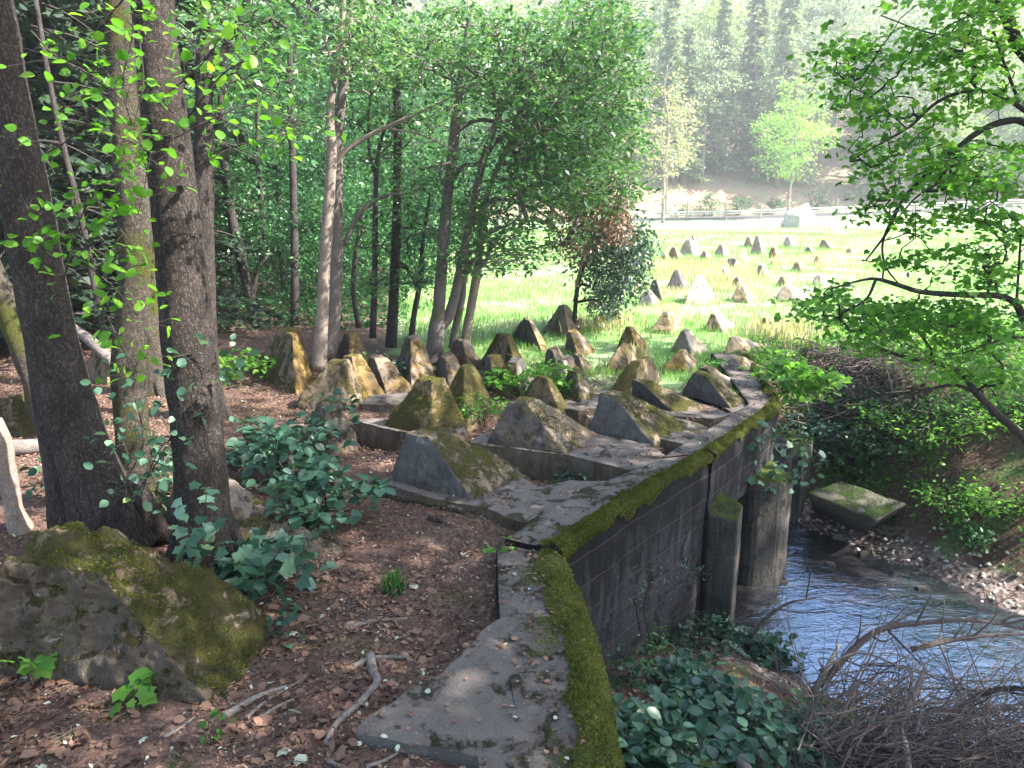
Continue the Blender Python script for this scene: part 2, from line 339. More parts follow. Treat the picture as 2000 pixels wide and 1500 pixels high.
# ---------------------------------------------------------------- terrain
def poly_dist(P, poly, closed=True):
    """distance to polyline and inside flag for (n,2) points"""
    P = np.asarray(P,float); A = np.asarray(poly,float); n = len(A)
    d = np.full(len(P), 1e9); ins = np.zeros(len(P), bool)
    for i in range(n if closed else n-1):
        a, b = A[i], A[(i+1)%n]; ab = b-a
        t = np.clip(((P-a)@ab)/(ab@ab), 0, 1); q = a+t[:,None]*ab
        d = np.minimum(d, np.linalg.norm(P-q, axis=1))
        if closed:
            c = ((a[1]>P[:,1])!=(b[1]>P[:,1])) & (P[:,0] < (b[0]-a[0])*(P[:,1]-a[1])/(b[1]-a[1]+1e-12)+a[0])
            ins ^= c
    return d, ins
WZ = 0.04
w_out = [np.array([.52,-3.0]), np.array([.43,1.2]), G(1200,1500,.03)[:2], G(1150,1230,.03)[:2], G(1088,1070,.03)[:2]]
b_out = [G(1088,1070,.08)[:2], G(1215,985,.08)[:2], G(1385,885,.08)[:2], G(1520,790,.08)[:2], np.array([3.25,10.4])]
w_in = [np.array([-.15,-3.0]), np.array([-.10,1.2]), G(1010,1500,.03)[:2], G(975,1230,.03)[:2], G(968,1060,.03)[:2]]
b_in = [G(985,1050,.08)[:2], G(1120,965,.08)[:2], G(1290,895,.08)[:2], G(1462,790,.08)[:2], np.array([2.78,10.6])]
mid = [(a+b)/2 for a, b in zip(w_in, w_out)]+[(a+b)/2 for a, b in zip(b_in[1:], b_out[1:])]
mid = np.array(mid)
bankpoly = np.vstack([mid, [[4.6,14.0],[14,14],[14,-3.0]]])
waterpoly = np.array([[.9,7.4],[1.2,6.3],[1.85,6.05],G(1600,1335,-1.6)[:2],G(1800,1450,-1.6)[:2],[4.2,4.2],[8,3.0],[14,2.2],[14,4.4],[8,5.2],[5.6,6.2],G(1960,1185,-1.6)[:2],G(1840,1125,-1.6)[:2],G(1700,1080,-1.6)[:2],G(1600,1035,-1.6)[:2],G(1540,1005,-1.6)[:2],[3.1,9.3],[2.2,9.3],[1.2,8.2]])
pitpoly = np.array([G(*p)[:2] for p in [(1030,968),(1235,935),(1345,878),(1500,795),(1420,775),(1100,785),(760,800),(700,815),(650,850),(790,878),(905,892),(1000,925)]])
def ss(x): x = np.clip(x,0,1); return x*x*(3-2*x)
def ztop(P):
    P = np.asarray(P,float); Q = np.column_stack([P, np.zeros(len(P))])
    z = .035*vnoise(Q,1.1,3)+.018*vnoise(Q,4.0,8)-.035
    d, i = poly_dist(P, pitpoly); sd = np.where(i, d, -d)
    z -= .20*ss((sd+.05)/.18)
    # left forest floor rises gently
    z += .10*ss((-P[:,0]-2.0)/6)*ss((P[:,1]-2)/4) + .6*ss((-P[:,0]-9)/20)
    # strip beside wing wall a touch lower
    z -= .06*np.exp(-((P[:,0]+.25)/.25)**2)*ss((P[:,1]-3.0)/.5)*ss((4.9-P[:,1])/.4)
    # meadow
    z += .25*ss((P[:,1]-14)/20)*vnoise(Q*.12,1.0,2)
    z += np.where(P[:,1]>60, .9*ss((P[:,1]-60)/20)*ss((P[:,0]-10)/60)*2.0, 0)
    return z
def bankz(P):
    P = np.asarray(P,float); Q = np.column_stack([P, np.zeros(len(P))])
    d, i = poly_dist(P, waterpoly)
    south = P[:,1] < 6.0-.25*(P[:,0]-2)
    zs = -1.6+.05*0+np.minimum(.36*d, 1.25)
    right = ss((P[:,0]-4.2)/.8)
    steep = (1-right)*.50+right*1.15
    zn = -1.6+np.where(d<.35, .1*d, .035+(d-.35)*steep); zn = np.minimum(zn, ztop(P))
    z = np.where(south, zs, zn)
    z = np.where(i, -1.6-np.minimum(.5*d,.28), z)
    z += (.05*vnoise(Q,2.2,5)+.03*vnoise(Q,6,9))*np.where(i,0.4,1)
    m = G(1915,905,-.35)[:2]
    z += .28*np.exp(-(((P[:,0]-m[0]-.4)/.6)**2+((P[:,1]-m[1]-.5)/.55)**2))*(~i)
    d2,_ = poly_dist(P, np.array([[3.0,10.5],[4.6,14.0]]), False); b2 = ss(1.15-d2/1.6); z = z*(1-b2)+ztop(P)*b2
    e = np.minimum(np.minimum(14-P[:,0], 14-P[:,1]), 20)
    b = ss(e/1.5)
    return z*b+ztop(P)*(1-b)
def grow(a, b, s, k, lim):
    o=[a]; 
    while o[-1]<b: o.append(o[-1]+s); s=min(s*k,lim)
    return o
xs = np.unique(np.round(np.concatenate([-np.array(grow(8,150,.15,1.15,6)), np.arange(-8,14.001,.1), np.array(grow(14,150,.15,1.15,6))]),4))
ys = np.unique(np.round(np.concatenate([-np.array(grow(3,30,.3,1.3,6)), np.arange(-3,14.001,.1), np.array(grow(14,84,.15,1.12,3))]),4))
def sheet(name, sel, zf, mat):
    X, Y = np.meshgrid(xs, ys, indexing='ij'); P = np.column_stack([X.ravel(), Y.ravel()])
    cx = (X[:-1,:-1]+X[1:,1:])/2; cy = (Y[:-1,:-1]+Y[1:,1:])/2
    keep = sel(np.column_stack([cx.ravel(), cy.ravel()]))
    nx, ny = X.shape; I = np.arange(nx*ny).reshape(nx,ny)
    F = np.stack([I[:-1,:-1],I[1:,:-1],I[1:,1:],I[:-1,1:]],-1).reshape(-1,4)[keep]
    used = np.unique(F); mp = np.full(nx*ny,-1); mp[used]=np.arange(len(used))
    Pz = P[used]; V = np.column_stack([Pz, zf(Pz)])
    mb = MB(); mb.add(V, mp[F]); o = mb.build(name, mat, smooth=True); tag(o, kind='structure'); return o
def inbank(P): return poly_dist(P, bankpoly)[1]
sheet('ground', lambda P: ~inbank(P), ztop, M['floor'])
def bsel(P):
    ins = inbank(P); d, w = poly_dist(P, waterpoly)
    return ins | ((P[:,0]>.4)&(P[:,0]<5)&(P[:,1]>5.6)&(P[:,1]<10)&(w|(d<.3)))
sheet('stream_bank', bsel, bankz, M['bank'])
# water sheet
wx = np.arange(.4,14.01,.15); wy = np.arange(1.8,10.01,.15)
X, Y = np.meshgrid(wx, wy, indexing='ij'); I = np.arange(X.size).reshape(X.shape)
F = np.stack([I[:-1,:-1],I[1:,:-1],I[1:,1:],I[:-1,1:]],-1).reshape(-1,4)
mb = MB(); mb.add(np.column_stack([X.ravel(),Y.ravel(),np.full(X.size,-1.615)]), F)
d, w = poly_dist(np.column_stack([X.ravel(),Y.ravel()])[F].mean(1), waterpoly)
mb.f[0] = F[w|(d<.6)]; mb.mi[0] = np.zeros(len(mb.f[0]))
tag(mb.build('stream', M['water'], smooth=True), kind='structure')
# hillside
def hillz(x, y):
    b = 82+.05*x
    s = np.clip((y-b)/40,0,1.5)
    return -.3+ss(np.clip((y-b)/6,0,1))*2.2 + np.clip(y-b-4,0,200)*.52 + .7*np.sin(x*.11+1)*s + .5*np.sin(x*.31+y*.2)*s + 1.0*ss((x-10)/60)
hx = np.arange(-150,151,2.5); hy = np.arange(78,180,1.5)
X, Y = np.meshgrid(hx, hy, indexing='ij'); I = np.arange(X.size).reshape(X.shape)
F = np.stack([I[:-1,:-1],I[1:,:-1],I[1:,1:],I[:-1,1:]],-1).reshape(-1,4)
mb = MB(); mb.add(np.column_stack([X.ravel(),Y.ravel(),hillz(X.ravel(),Y.ravel())]), F)
tag(mb.build('hillside', M['hill'], smooth=True), kind='structure')
# road strip with guard rail on the meadow's far side
def roadz(x): return .06+ .9*2.0*ss((x-10)/60)*ss((76-60)/20)*1.0+.05
rx = np.arange(-60,90,2.0)
mb = MB(); V=[]
for x in rx: V += [(x, 75.0+.05*x, float(roadz(x))), (x, 80.5+.05*x, float(roadz(x))), (x, 74.8+.05*x, float(roadz(x))-.3), (x, 80.8+.05*x, float(roadz(x))-.3)]
n=len(rx); a=np.arange(n-1)*4
mb.add(V, np.stack([a,a+4,a+5,a+1],-1), np.stack([a+2,a+6,a+4,a],-1), np.stack([a+1,a+5,a+7,a+3],-1))
tag(mb.build('road', M['asphalt']), kind='structure')
gr = empty('guard_rail', (30,75.2,roadz(30)), 'long pale metal guard rail running along the road above the meadow', 'guard rail')
mb = MB()
for dz, t in ((.62,.14),(.40,.07)):
    pts = np.array([(x, 74.9+.05*x, float(roadz(x))+dz) for x in np.arange(10,88,2.0)])
    tube(mb, pts, np.full(len(pts), t/2), 6)
mb.build('rail', M['metal'], gr)
for x in np.arange(12,88,4.0):
    mb = MB(); tube(mb, [(x,75.05+.05*x,float(roadz(x))-.3),(x,75.05+.05*x,float(roadz(x))+.66)], [.06,.06], 6); mb.build('post', M['metal'], gr)
# ---------------------------------------------------------------- walls
def wall(name, inn, out_, zt, zb, label, mats, moss_seed, steps=10, thick_noise=.02):
    if name!='wing_wall':
        f_=lambda L: np.array([L[i]+(L[i+1]-L[i])*t for i in range(len(L)-1) for t in np.linspace(0,1,steps,endpoint=False)]+[L[-1]]); inn,out_=list(f_(inn)),list(f_(out_)); a,b=np.array(inn),np.array(out_)
    else: a = spline(np.array(inn), steps) if len(inn)>2 else np.array([inn[0]+(inn[1]-inn[0])*t for t in np.linspace(0,1,steps*2)])
    if name=='wing_wall': b = spline(np.array(out_), steps) if len(out_)>2 else np.array([out_[0]+(out_[1]-out_[0])*t for t in np.linspace(0,1,steps*2)])
    n = len(a)
    root = empty(name, (float((a[n//2][0]+b[n//2][0])/2), float((a[n//2][1]+b[n//2][1])/2), zb), label, 'wall')
    prof=[]  # (t across, z)
    for z in np.linspace(zb, zt-.02, 8): prof.append((0,z))
    for t in np.linspace(.02,.93,9): prof.append((t,zt))
    prof += [(.975,zt-.015),(1.0,zt-.05)]
    for z in np.linspace(zt-.1, zb, 18): prof.append((1.0,z))
    prof = np.array(prof); k=len(prof)
    V = np.zeros((n,k,3))
    V[:,:,:2] = a[:,None,:]*(1-prof[None,:,0,None])+b[:,None,:]*prof[None,:,0,None]
    V[:,:,2] = prof[None,:,1]
    F = []; Q = V.reshape(-1,3).copy()
    dn = vnoise(Q,3.5,moss_seed)*thick_noise+vnoise(Q,14,moss_seed)*thick_noise*.4
    w = (b-a)/np.linalg.norm(b-a,axis=1)[:,None]
    side = np.where(prof[:,0]>.95,1.0,np.where(prof[:,0]<.01,-.6,0))
    Q = Q.reshape(n,k,3); dn = dn.reshape(n,k)
    Q[:,:,:2] += w[:,None,:]*(dn*side[None,:])[:,:,None]
    top = ((prof[:,0]>0.01)&(prof[:,1]>zt-.06))
    Q[:,:,2] += dn*top[None,:]*.7
    I = np.arange(n*k).reshape(n,k)
    F = np.stack([I[:-1,:-1],I[1:,:-1],I[1:,1:],I[:-1,1:]],-1)
    tm = top[:-1]&top[1:]
    mb = MB(); mb.add(Q.reshape(-1,3), F[:,tm].reshape(-1,4), mi=0)
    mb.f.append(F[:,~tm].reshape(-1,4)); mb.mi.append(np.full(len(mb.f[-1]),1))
    mb.f.append(np.array([I[0][::-1]])); mb.mi.append(np.array([1])); mb.f.append(np.array([I[-1]])); mb.mi.append(np.array([1]))
    mb.build('body', mats, root, smooth=False)
    return root, a, b
def moss_edge(root, a, b, zt, lo, hi, n, size, mat, seed, over=.10):
    """moss cushion mesh hugging the outer edge plus tufts"""
    tt_=np.linspace(0,len(a)-1,len(a)*4); i_=np.minimum(tt_.astype(int),len(a)-2); f_=(tt_-i_)[:,None]; a=a[i_]*(1-f_)+a[i_+1]*f_; b=b[i_]*(1-f_)+b[i_+1]*f_
    m = len(a); K=14; mb = MB()
    V=[]; 
    for i in range(m):
        w = b[i]-a[i]; L = np.linalg.norm(w); w=w/L
        e = lo+(hi-lo)*(.5+.55*float(vnoise(np.array([[a[i][0],a[i][1],0.]]),1.6,seed)[0])+.25*float(vnoise(np.array([[a[i][0],a[i][1],0.]]),7,seed)[0]))
        for j in range(K):
            s=j/(K-1); 
            if s<.7:
                t = e+(1-e)*(s/.7); p = a[i]+(b[i]-a[i])*t; z = zt-.004+.035*math.sin(math.pi*min(1,s/.7*.9+.05))
            else:
                q=(s-.7)/.3; p = b[i]+w*(.03+.012*math.sin(q*3)); z = zt-.01-over*q*(.75+.55*float(vnoise(np.array([[b[i][0],b[i][1],0.]]),3.1,seed)[0])+.5*float(vnoise(np.array([[b[i][0],b[i][1],0.]]),9.,seed+4)[0]))
            V.append((p[0],p[1],z))
    V=np.array(V); V[:,2]+=.012*vnoise(V,14,seed)+.010*vnoise(V,45,seed)+.012*rng.random(len(V)); 
    V[:,0]+=.008*vnoise(V,25,seed+3)
    I=np.arange(m*K).reshape(m,K); F=np.stack([I[:-1,:-1],I[1:,:-1],I[1:,1:],I[:-1,1:]],-1).reshape(-1,4)
    mb.add(V,F,mi=1)
    # tufts, thinning out past the cushion's inner margin
    k2=n//3; ii=rng.integers(0,m-1,k2); fr=rng.random((k2,1)); ai=a[ii]*(1-fr)+a[ii+1]*fr; bi=b[ii]*(1-fr)+b[ii+1]*fr
    tt=(lo+hi)/2-np.abs(rng.normal(size=(k2,1)))*.22*(1-lo+.2); ok=(tt[:,0]>.03); pp=(ai+(bi-ai)*tt)[ok]; PP=np.column_stack([pp,np.full(len(pp),zt+.002)])
    PP=PP[vnoise(PP,6,seed)+.4*vnoise(PP,17,seed)>.0]; dd=rng.normal(size=PP.shape)*.8; dd[:,2]+=.4
    leaves(mb,PP,size*(.5+.8*rng.random(len(PP))),'quad',dirs=dd,nrm=rng.normal(size=PP.shape))
    fi = rng.integers(0,len(F),n); r1=rng.random((n,1)); r2=rng.random((n,1))
    A=V[F[fi,0]];B=V[F[fi,1]];C=V[F[fi,2]];Dd=V[F[fi,3]]
    P=(A*(1-r1)+B*r1)*(1-r2)+(Dd*(1-r1)+C*r1)*r2
    keep = vnoise(P,5,seed+7)+.35*rng.random(n)>-.45; P=P[keep]
    dirs=rng.normal(size=(len(P),3))*.7; dirs[:,2]+=.6
    leaves(mb, P, size*(.5+rng.random(len(P))), 'quad', dirs=dirs, nrm=rng.normal(size=(len(P),3)))
    return mb.build('moss', [mat, M['moss_base_bright' if mat is M['moss_bright'] else 'moss_base_dull']], root)
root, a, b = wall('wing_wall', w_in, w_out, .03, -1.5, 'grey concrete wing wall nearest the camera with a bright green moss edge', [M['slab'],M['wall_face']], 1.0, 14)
moss_edge(root, a[14:], b[14:], .03, .45, .85, 42000, .011, M['moss_bright'], 1.3, .16)
# apron slab beside the wing wall (part of the same casting)
def slab_poly(name, pix, z, zb, mats, parent=None, noise_=.01, sub=10, world=False):
    pts = np.array([p if world else G(p[0],p[1],z)[:2] for p in pix]); bm = bmesh.new()
    # dense outline with noise
    out=[]; n=len(pts)
    for i in range(n):
        p,q=pts[i],pts[(i+1)%n]
        for t in np.linspace(0,1,sub,endpoint=False):
            r=p+(q-p)*t; out.append(r+noise_*np.array([math.sin(r[0]*23+r[1]*31+i),math.cos(r[1]*29-r[0]*17+i)]))
    out=np.array(out); k=len(out)
    mb=MB(); mb.add(np.column_stack([out,np.full(k,z)]), np.array([list(range(k))]), mi=0)
    lo=np.column_stack([out,np.full(k,zb)]); hi=np.column_stack([out,np.full(k,z)])
    j=np.arange(k); mb.add(np.vstack([hi,lo]), np.stack([j,(j+1)%k,(j+1)%k+k,j+k],-1), mi=1)
    return mb.build(name, mats, parent)
slab_poly('apron', [(690,1432),(720,1400),(755,1378),(800,1345),(852,1322),(905,1275),(948,1225),(985,1205),(1020,1210),(1075,1530),(960,1560),(930,1475),(800,1452)], .0345, -.15, [M['slab'],M['tooth_face']], root, .006)
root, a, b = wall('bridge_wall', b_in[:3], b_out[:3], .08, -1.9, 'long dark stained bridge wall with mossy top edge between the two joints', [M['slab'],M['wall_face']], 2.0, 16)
moss_edge(root, a, b, .08, .66, .99, 26000, .012, M['moss_tuft'], 2.1, .09)
off = (b_out[3]-b_out[2])/np.linalg.norm(b_out[3]-b_out[2])
s0i, s0o = b_in[2]+off*.018, b_out[2]+off*.018
# far wall: upper girder carried over the stream opening on piers
root, a, b = wall('far_bridge_wall', [s0i]+b_in[3:], [s0o+np.array([.02,-.01])]+b_out[3:], .085, -.62, 'far section of the bridge wall spanning the stream on piers beyond the joint', [M['slab'],M['wall_face']], 3.0, 14)
moss_edge(root, a, b, .085, .68, .99, 18000, .012, M['moss_tuft'], 3.4, .08)
# abutment below far girder at its far end
pe=G(1545,790,.08)[:2]
slab_poly('abutment', [b_out[3]+off*.75, b_out[4], b_in[4], b_in[3]+off*.75], -.6, -1.9, [M['wall_face'],M['wall_face']], root, .0, world=True)
# cut bank end behind tunnel stays dark under the deck
def prism(name, base, zt, zb, mats, parent=None, label=None, cat=None, tilt=(0,0), rough=.012, bev=.02):
    """polygon prism with sloping top, bevelled and roughened, from world xy points"""
    bm=bmesh.new(); c=np.mean(base,axis=0)
    lo=[bm.verts.new((p[0],p[1],zb)) for p in base]; hi=[bm.verts.new((p[0],p[1],zt+(p[0]-c[0])*tilt[0]+(p[1]-c[1])*tilt[1])) for p in base]
    bm.faces.new(lo[::-1]); bm.faces.new(hi); n=len(base)
    for i in range(n): bm.faces.new((lo[i],lo[(i+1)%n],hi[(i+1)%n],hi[i]))
    bmesh.ops.recalc_face_normals(bm, faces=bm.faces)
    bmesh.ops.bevel(bm, geom=list(bm.edges), offset=bev, segments=2, affect='EDGES', profile=.5)
    bmesh.ops.triangulate(bm, faces=bm.faces); 
    for _ in range(3): bmesh.ops.subdivide_edges(bm, edges=[e for e in bm.edges if e.calc_length()>.09], cuts=1, use_grid_fill=True)
    bmesh.ops.triangulate(bm, faces=bm.faces)
    for v in bm.verts:
        k=n3(*v.co,5)*rough+n3(*v.co,17)*rough*.5; v.co+=v.normal*k
    me=bpy.data.meshes.new(name)
    o=bpy.data.objects.new(name,me); COL.objects.link(o)
    org=np.array([c[0],c[1],zb]) if parent is None else np.array(parent.location)
    for v in bm.verts: v.co-=Vector(org)
    bm.to_mesh(me); bm.free()
    for mm in (mats if isinstance(mats,list) else [mats]): me.materials.append(mm)
    for p in me.polygons: p.use_smooth=False
    if parent is None: o.location=org
    else: o.parent=parent
    return tag(o,label,cat)
def W2(px,py,z): return G(px,py,z)[:2]
p0=D(1388,1000,6.25); 
prism('bridge_pier',[(1.70,6.22),(1.93,6.12),(2.02,6.32),(1.83,6.55),(1.68,6.45)],-.42,-1.95,M['pier'],None,'slim concrete pier with a pale edge standing against the bridge wall','pier',(.1,.35))
prism('bridge_pier',[(2.30,7.20),(2.37,7.09),(2.66,7.10),(2.80,7.24),(2.78,8.0),(2.4,8.05)],-.50,-1.95,M['pier'],None,'round-nosed concrete pier in the dark water under the far wall','pier',(0,.0),.012,.05)
prism('concrete_block',[W2(1512,1010,-1.6),W2(1560,1018,-1.6),W2(1577,990,-1.6),(3.75,9.5),(3.2,9.4)],-.72,-1.9,M['pier'],None,'tall square concrete block between the round-nosed pier and the leaning slab','block',(0,.1),.012,.03)
# leaning fallen slab
def hexa(name, pts8, mat, label, cat, rough=.02):
    bm=bmesh.new(); V=[bm.verts.new(p) for p in pts8]
    for f in ((0,1,2,3),(7,6,5,4),(0,4,5,1),(1,5,6,2),(2,6,7,3),(3,7,4,0)): bm.faces.new([V[i] for i in f])
    bmesh.ops.recalc_face_normals(bm, faces=bm.faces)
    bmesh.ops.bevel(bm, geom=list(bm.edges), offset=min(.035,.12*float(np.linalg.norm(np.array(pts8[0])-np.array(pts8[1])))), segments=3, affect='EDGES', profile=.5)
    bmesh.ops.triangulate(bm, faces=bm.faces)
    for _ in range(4): bmesh.ops.subdivide_edges(bm, edges=[e for e in bm.edges if e.calc_length()>.08], cuts=1)
    bmesh.ops.triangulate(bm, faces=bm.faces)
    for v in bm.verts: v.co+=v.normal*(n3(*v.co,4)*rough*1.5+n3(*v.co,15)*rough*.6)
    me=bpy.data.meshes.new(name); o=bpy.data.objects.new(name,me); COL.objects.link(o)
    c=np.mean([p for p in pts8],axis=0)
    for v in bm.verts: v.co-=Vector(c)
    bm.to_mesh(me); bm.free(); me.materials.append(mat); o.location=c
    for p in me.polygons: p.use_smooth=True
    return tag(o,label,cat)
hexa('concrete_block',[G(1574,962,-1.0),G(1712,1018,-1.1),G(1772,984,-1.0),G(1640,938,-.9), G(1592,1004,-1.64),G(1682,1050,-1.7),G(1745,1012,-1.7),G(1640,985,-1.7)],M['block_green'],'fallen concrete slab with a green mossy side lying on the gravel by the water','block',.010)
# ribs under the teeth
RZ=.045
ribs=[([(735,940),(850,975),(950,992),(1022,1022),(1105,985),(1190,940),(1120,938),(1050,950),(1010,925),(770,928)],'low concrete footing rib joining the nearest dark-faced tooth to the bridge wall'),
([(915,862),(950,870),(1105,888),(1235,920),(1305,892),(1270,868),(1170,848),(1130,842),(955,842)],'flat concrete footing rib with a shadowed front edge under the second dark tooth'),
([(1150,842),(1225,850),(1300,858),(1338,868),(1395,838),(1350,822),(1250,800),(1150,812)],'concrete footing rib running into the bridge wall beneath the third dark tooth'),
([(1238,778),(1312,812),(1392,818),(1435,808),(1405,792),(1330,770),(1250,758)],'concrete footing rib beneath the fourth dark tooth by the far wall'),
([(1330,772),(1420,806),(1450,802),(1475,785),(1440,768),(1340,752)],'concrete footing rib beneath the fifth dark tooth at the far end'),
([(690,820),(750,836),(850,856),(915,842),(900,826),(765,815)],'long footing rib under the mossy teeth in the middle of the field'),
([(1090,795),(1130,803),(1165,797),(1210,795),(1235,780),(1190,762),(1120,765)],'small pale footing rib beside the green mossy tooth'),
([(705,790),(770,792),(815,775),(790,765),(720,772)],'thin flat slab half covered in leaves behind the mossy teeth')]
for pix,lab in ribs:
    o=slab_poly('footing_rib',pix,RZ,-.4,[M['slab'],M['tooth_darkface']],None,.008)
    tag(o,lab,'footing')
# ---------------------------------------------------------------- dragon's teeth
def tooth(L,F,Rr,T,tw,face,body,label,z=.0,res=14,skirt=.3,rough=.02,tl=None):
    l,f,r=[G(*p,z)[:2] for p in (L,F,Rr)]; bk=l+r-f
    c=(l+r)/2; top=D(T[0],T[1],c[1]); zt=top[2]; 
    tl = tw if tl is None else tl
    u=(r-f); w=(l-f)   # u: along right side, w: along left/front face
    tc=np.array([top[0],c[1]])
    tq=[tc-u*tl/2-w*tw/2, tc+u*tl/2-w*tw/2, tc+u*tl/2+w*tw/2, tc-u*tl/2+w*tw/2]   # f, r, b, l
    bq=[f,r,bk,l]; zc=zt
    N=res; mb=MB()
    def grid(A,B,C,Dd,mi,nn,mm):     # A-B bottom, Dd-C top
        s=np.linspace(0,1,nn+1)[:,None,None]; t=np.linspace(0,1,mm+1)[None,:,None]
        A,B,C,Dd=[np.asarray(q,float) for q in (A,B,C,Dd)]
        Vv=(A*(1-s)+B*s)*(1-t)+(Dd*(1-s)+C*s)*t
        I=np.arange((nn+1)*(mm+1)).reshape(nn+1,mm+1)
        mb.add(Vv.reshape(-1,3), np.stack([I[:-1,:-1],I[1:,:-1],I[1:,1:],I[:-1,1:]],-1).reshape(-1,4), mi=mi)
    p3=lambda q,zz: (q[0],q[1],zz)
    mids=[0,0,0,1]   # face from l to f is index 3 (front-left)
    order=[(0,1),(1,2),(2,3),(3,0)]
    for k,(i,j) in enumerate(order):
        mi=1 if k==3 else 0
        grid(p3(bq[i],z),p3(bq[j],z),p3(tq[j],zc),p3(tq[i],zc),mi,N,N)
        grid(p3(bq[i],z-skirt),p3(bq[j],z-skirt),p3(bq[j],z),p3(bq[i],z),mi,N,2)
    grid(p3(tq[0],zc),p3(tq[1],zc),p3(tq[2],zc),p3(tq[3],zc),0,N,N)
    bm=bmesh.new()
    V=np.concatenate(mb.v); vs=[bm.verts.new(q) for q in V]
    for ff,mi in zip(mb.f,mb.mi):
        for q,m_ in zip(ff,mi):
            try: fc=bm.faces.new([vs[a] for a in q]); fc.material_index=int(m_)
            except ValueError: pass
    bmesh.ops.remove_doubles(bm,verts=bm.verts,dist=.0005)
    bmesh.ops.recalc_face_normals(bm,faces=bm.faces)
    for _ in range(3): bmesh.ops.smooth_vert(bm,verts=[v for v in bm.verts if v.co.z>z-.05],factor=.35,use_axis_x=True,use_axis_y=True,use_axis_z=True)
    sd=random.random()*50; size=np.linalg.norm(u)
    bm.normal_update()
    for v in bm.verts:
        q=v.co; k=n3(*q,2.2,sd)*rough*.9+n3(*q,7,sd)*rough*.9+n3(*q,22,sd)*rough*.55
        v.co=q+v.normal*k
    me=bpy.data.meshes.new('dragons_tooth'); o=bpy.data.objects.new('dragons_tooth',me); COL.objects.link(o)
    org=Vector((c[0],c[1],z)); 
    for v in bm.verts: v.co-=org
    bm.to_mesh(me); bm.free(); o.location=org
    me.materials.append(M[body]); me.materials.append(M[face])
    for p in me.polygons: p.use_smooth=True
    tag(o,label,'tank trap','concrete dragon\'s teeth of the tank barrier')
    return o
TM,TO,TR,TP,TF,TD='tooth_moss','tooth_olive','tooth_orange','tooth_pale','tooth_face','tooth_darkface'
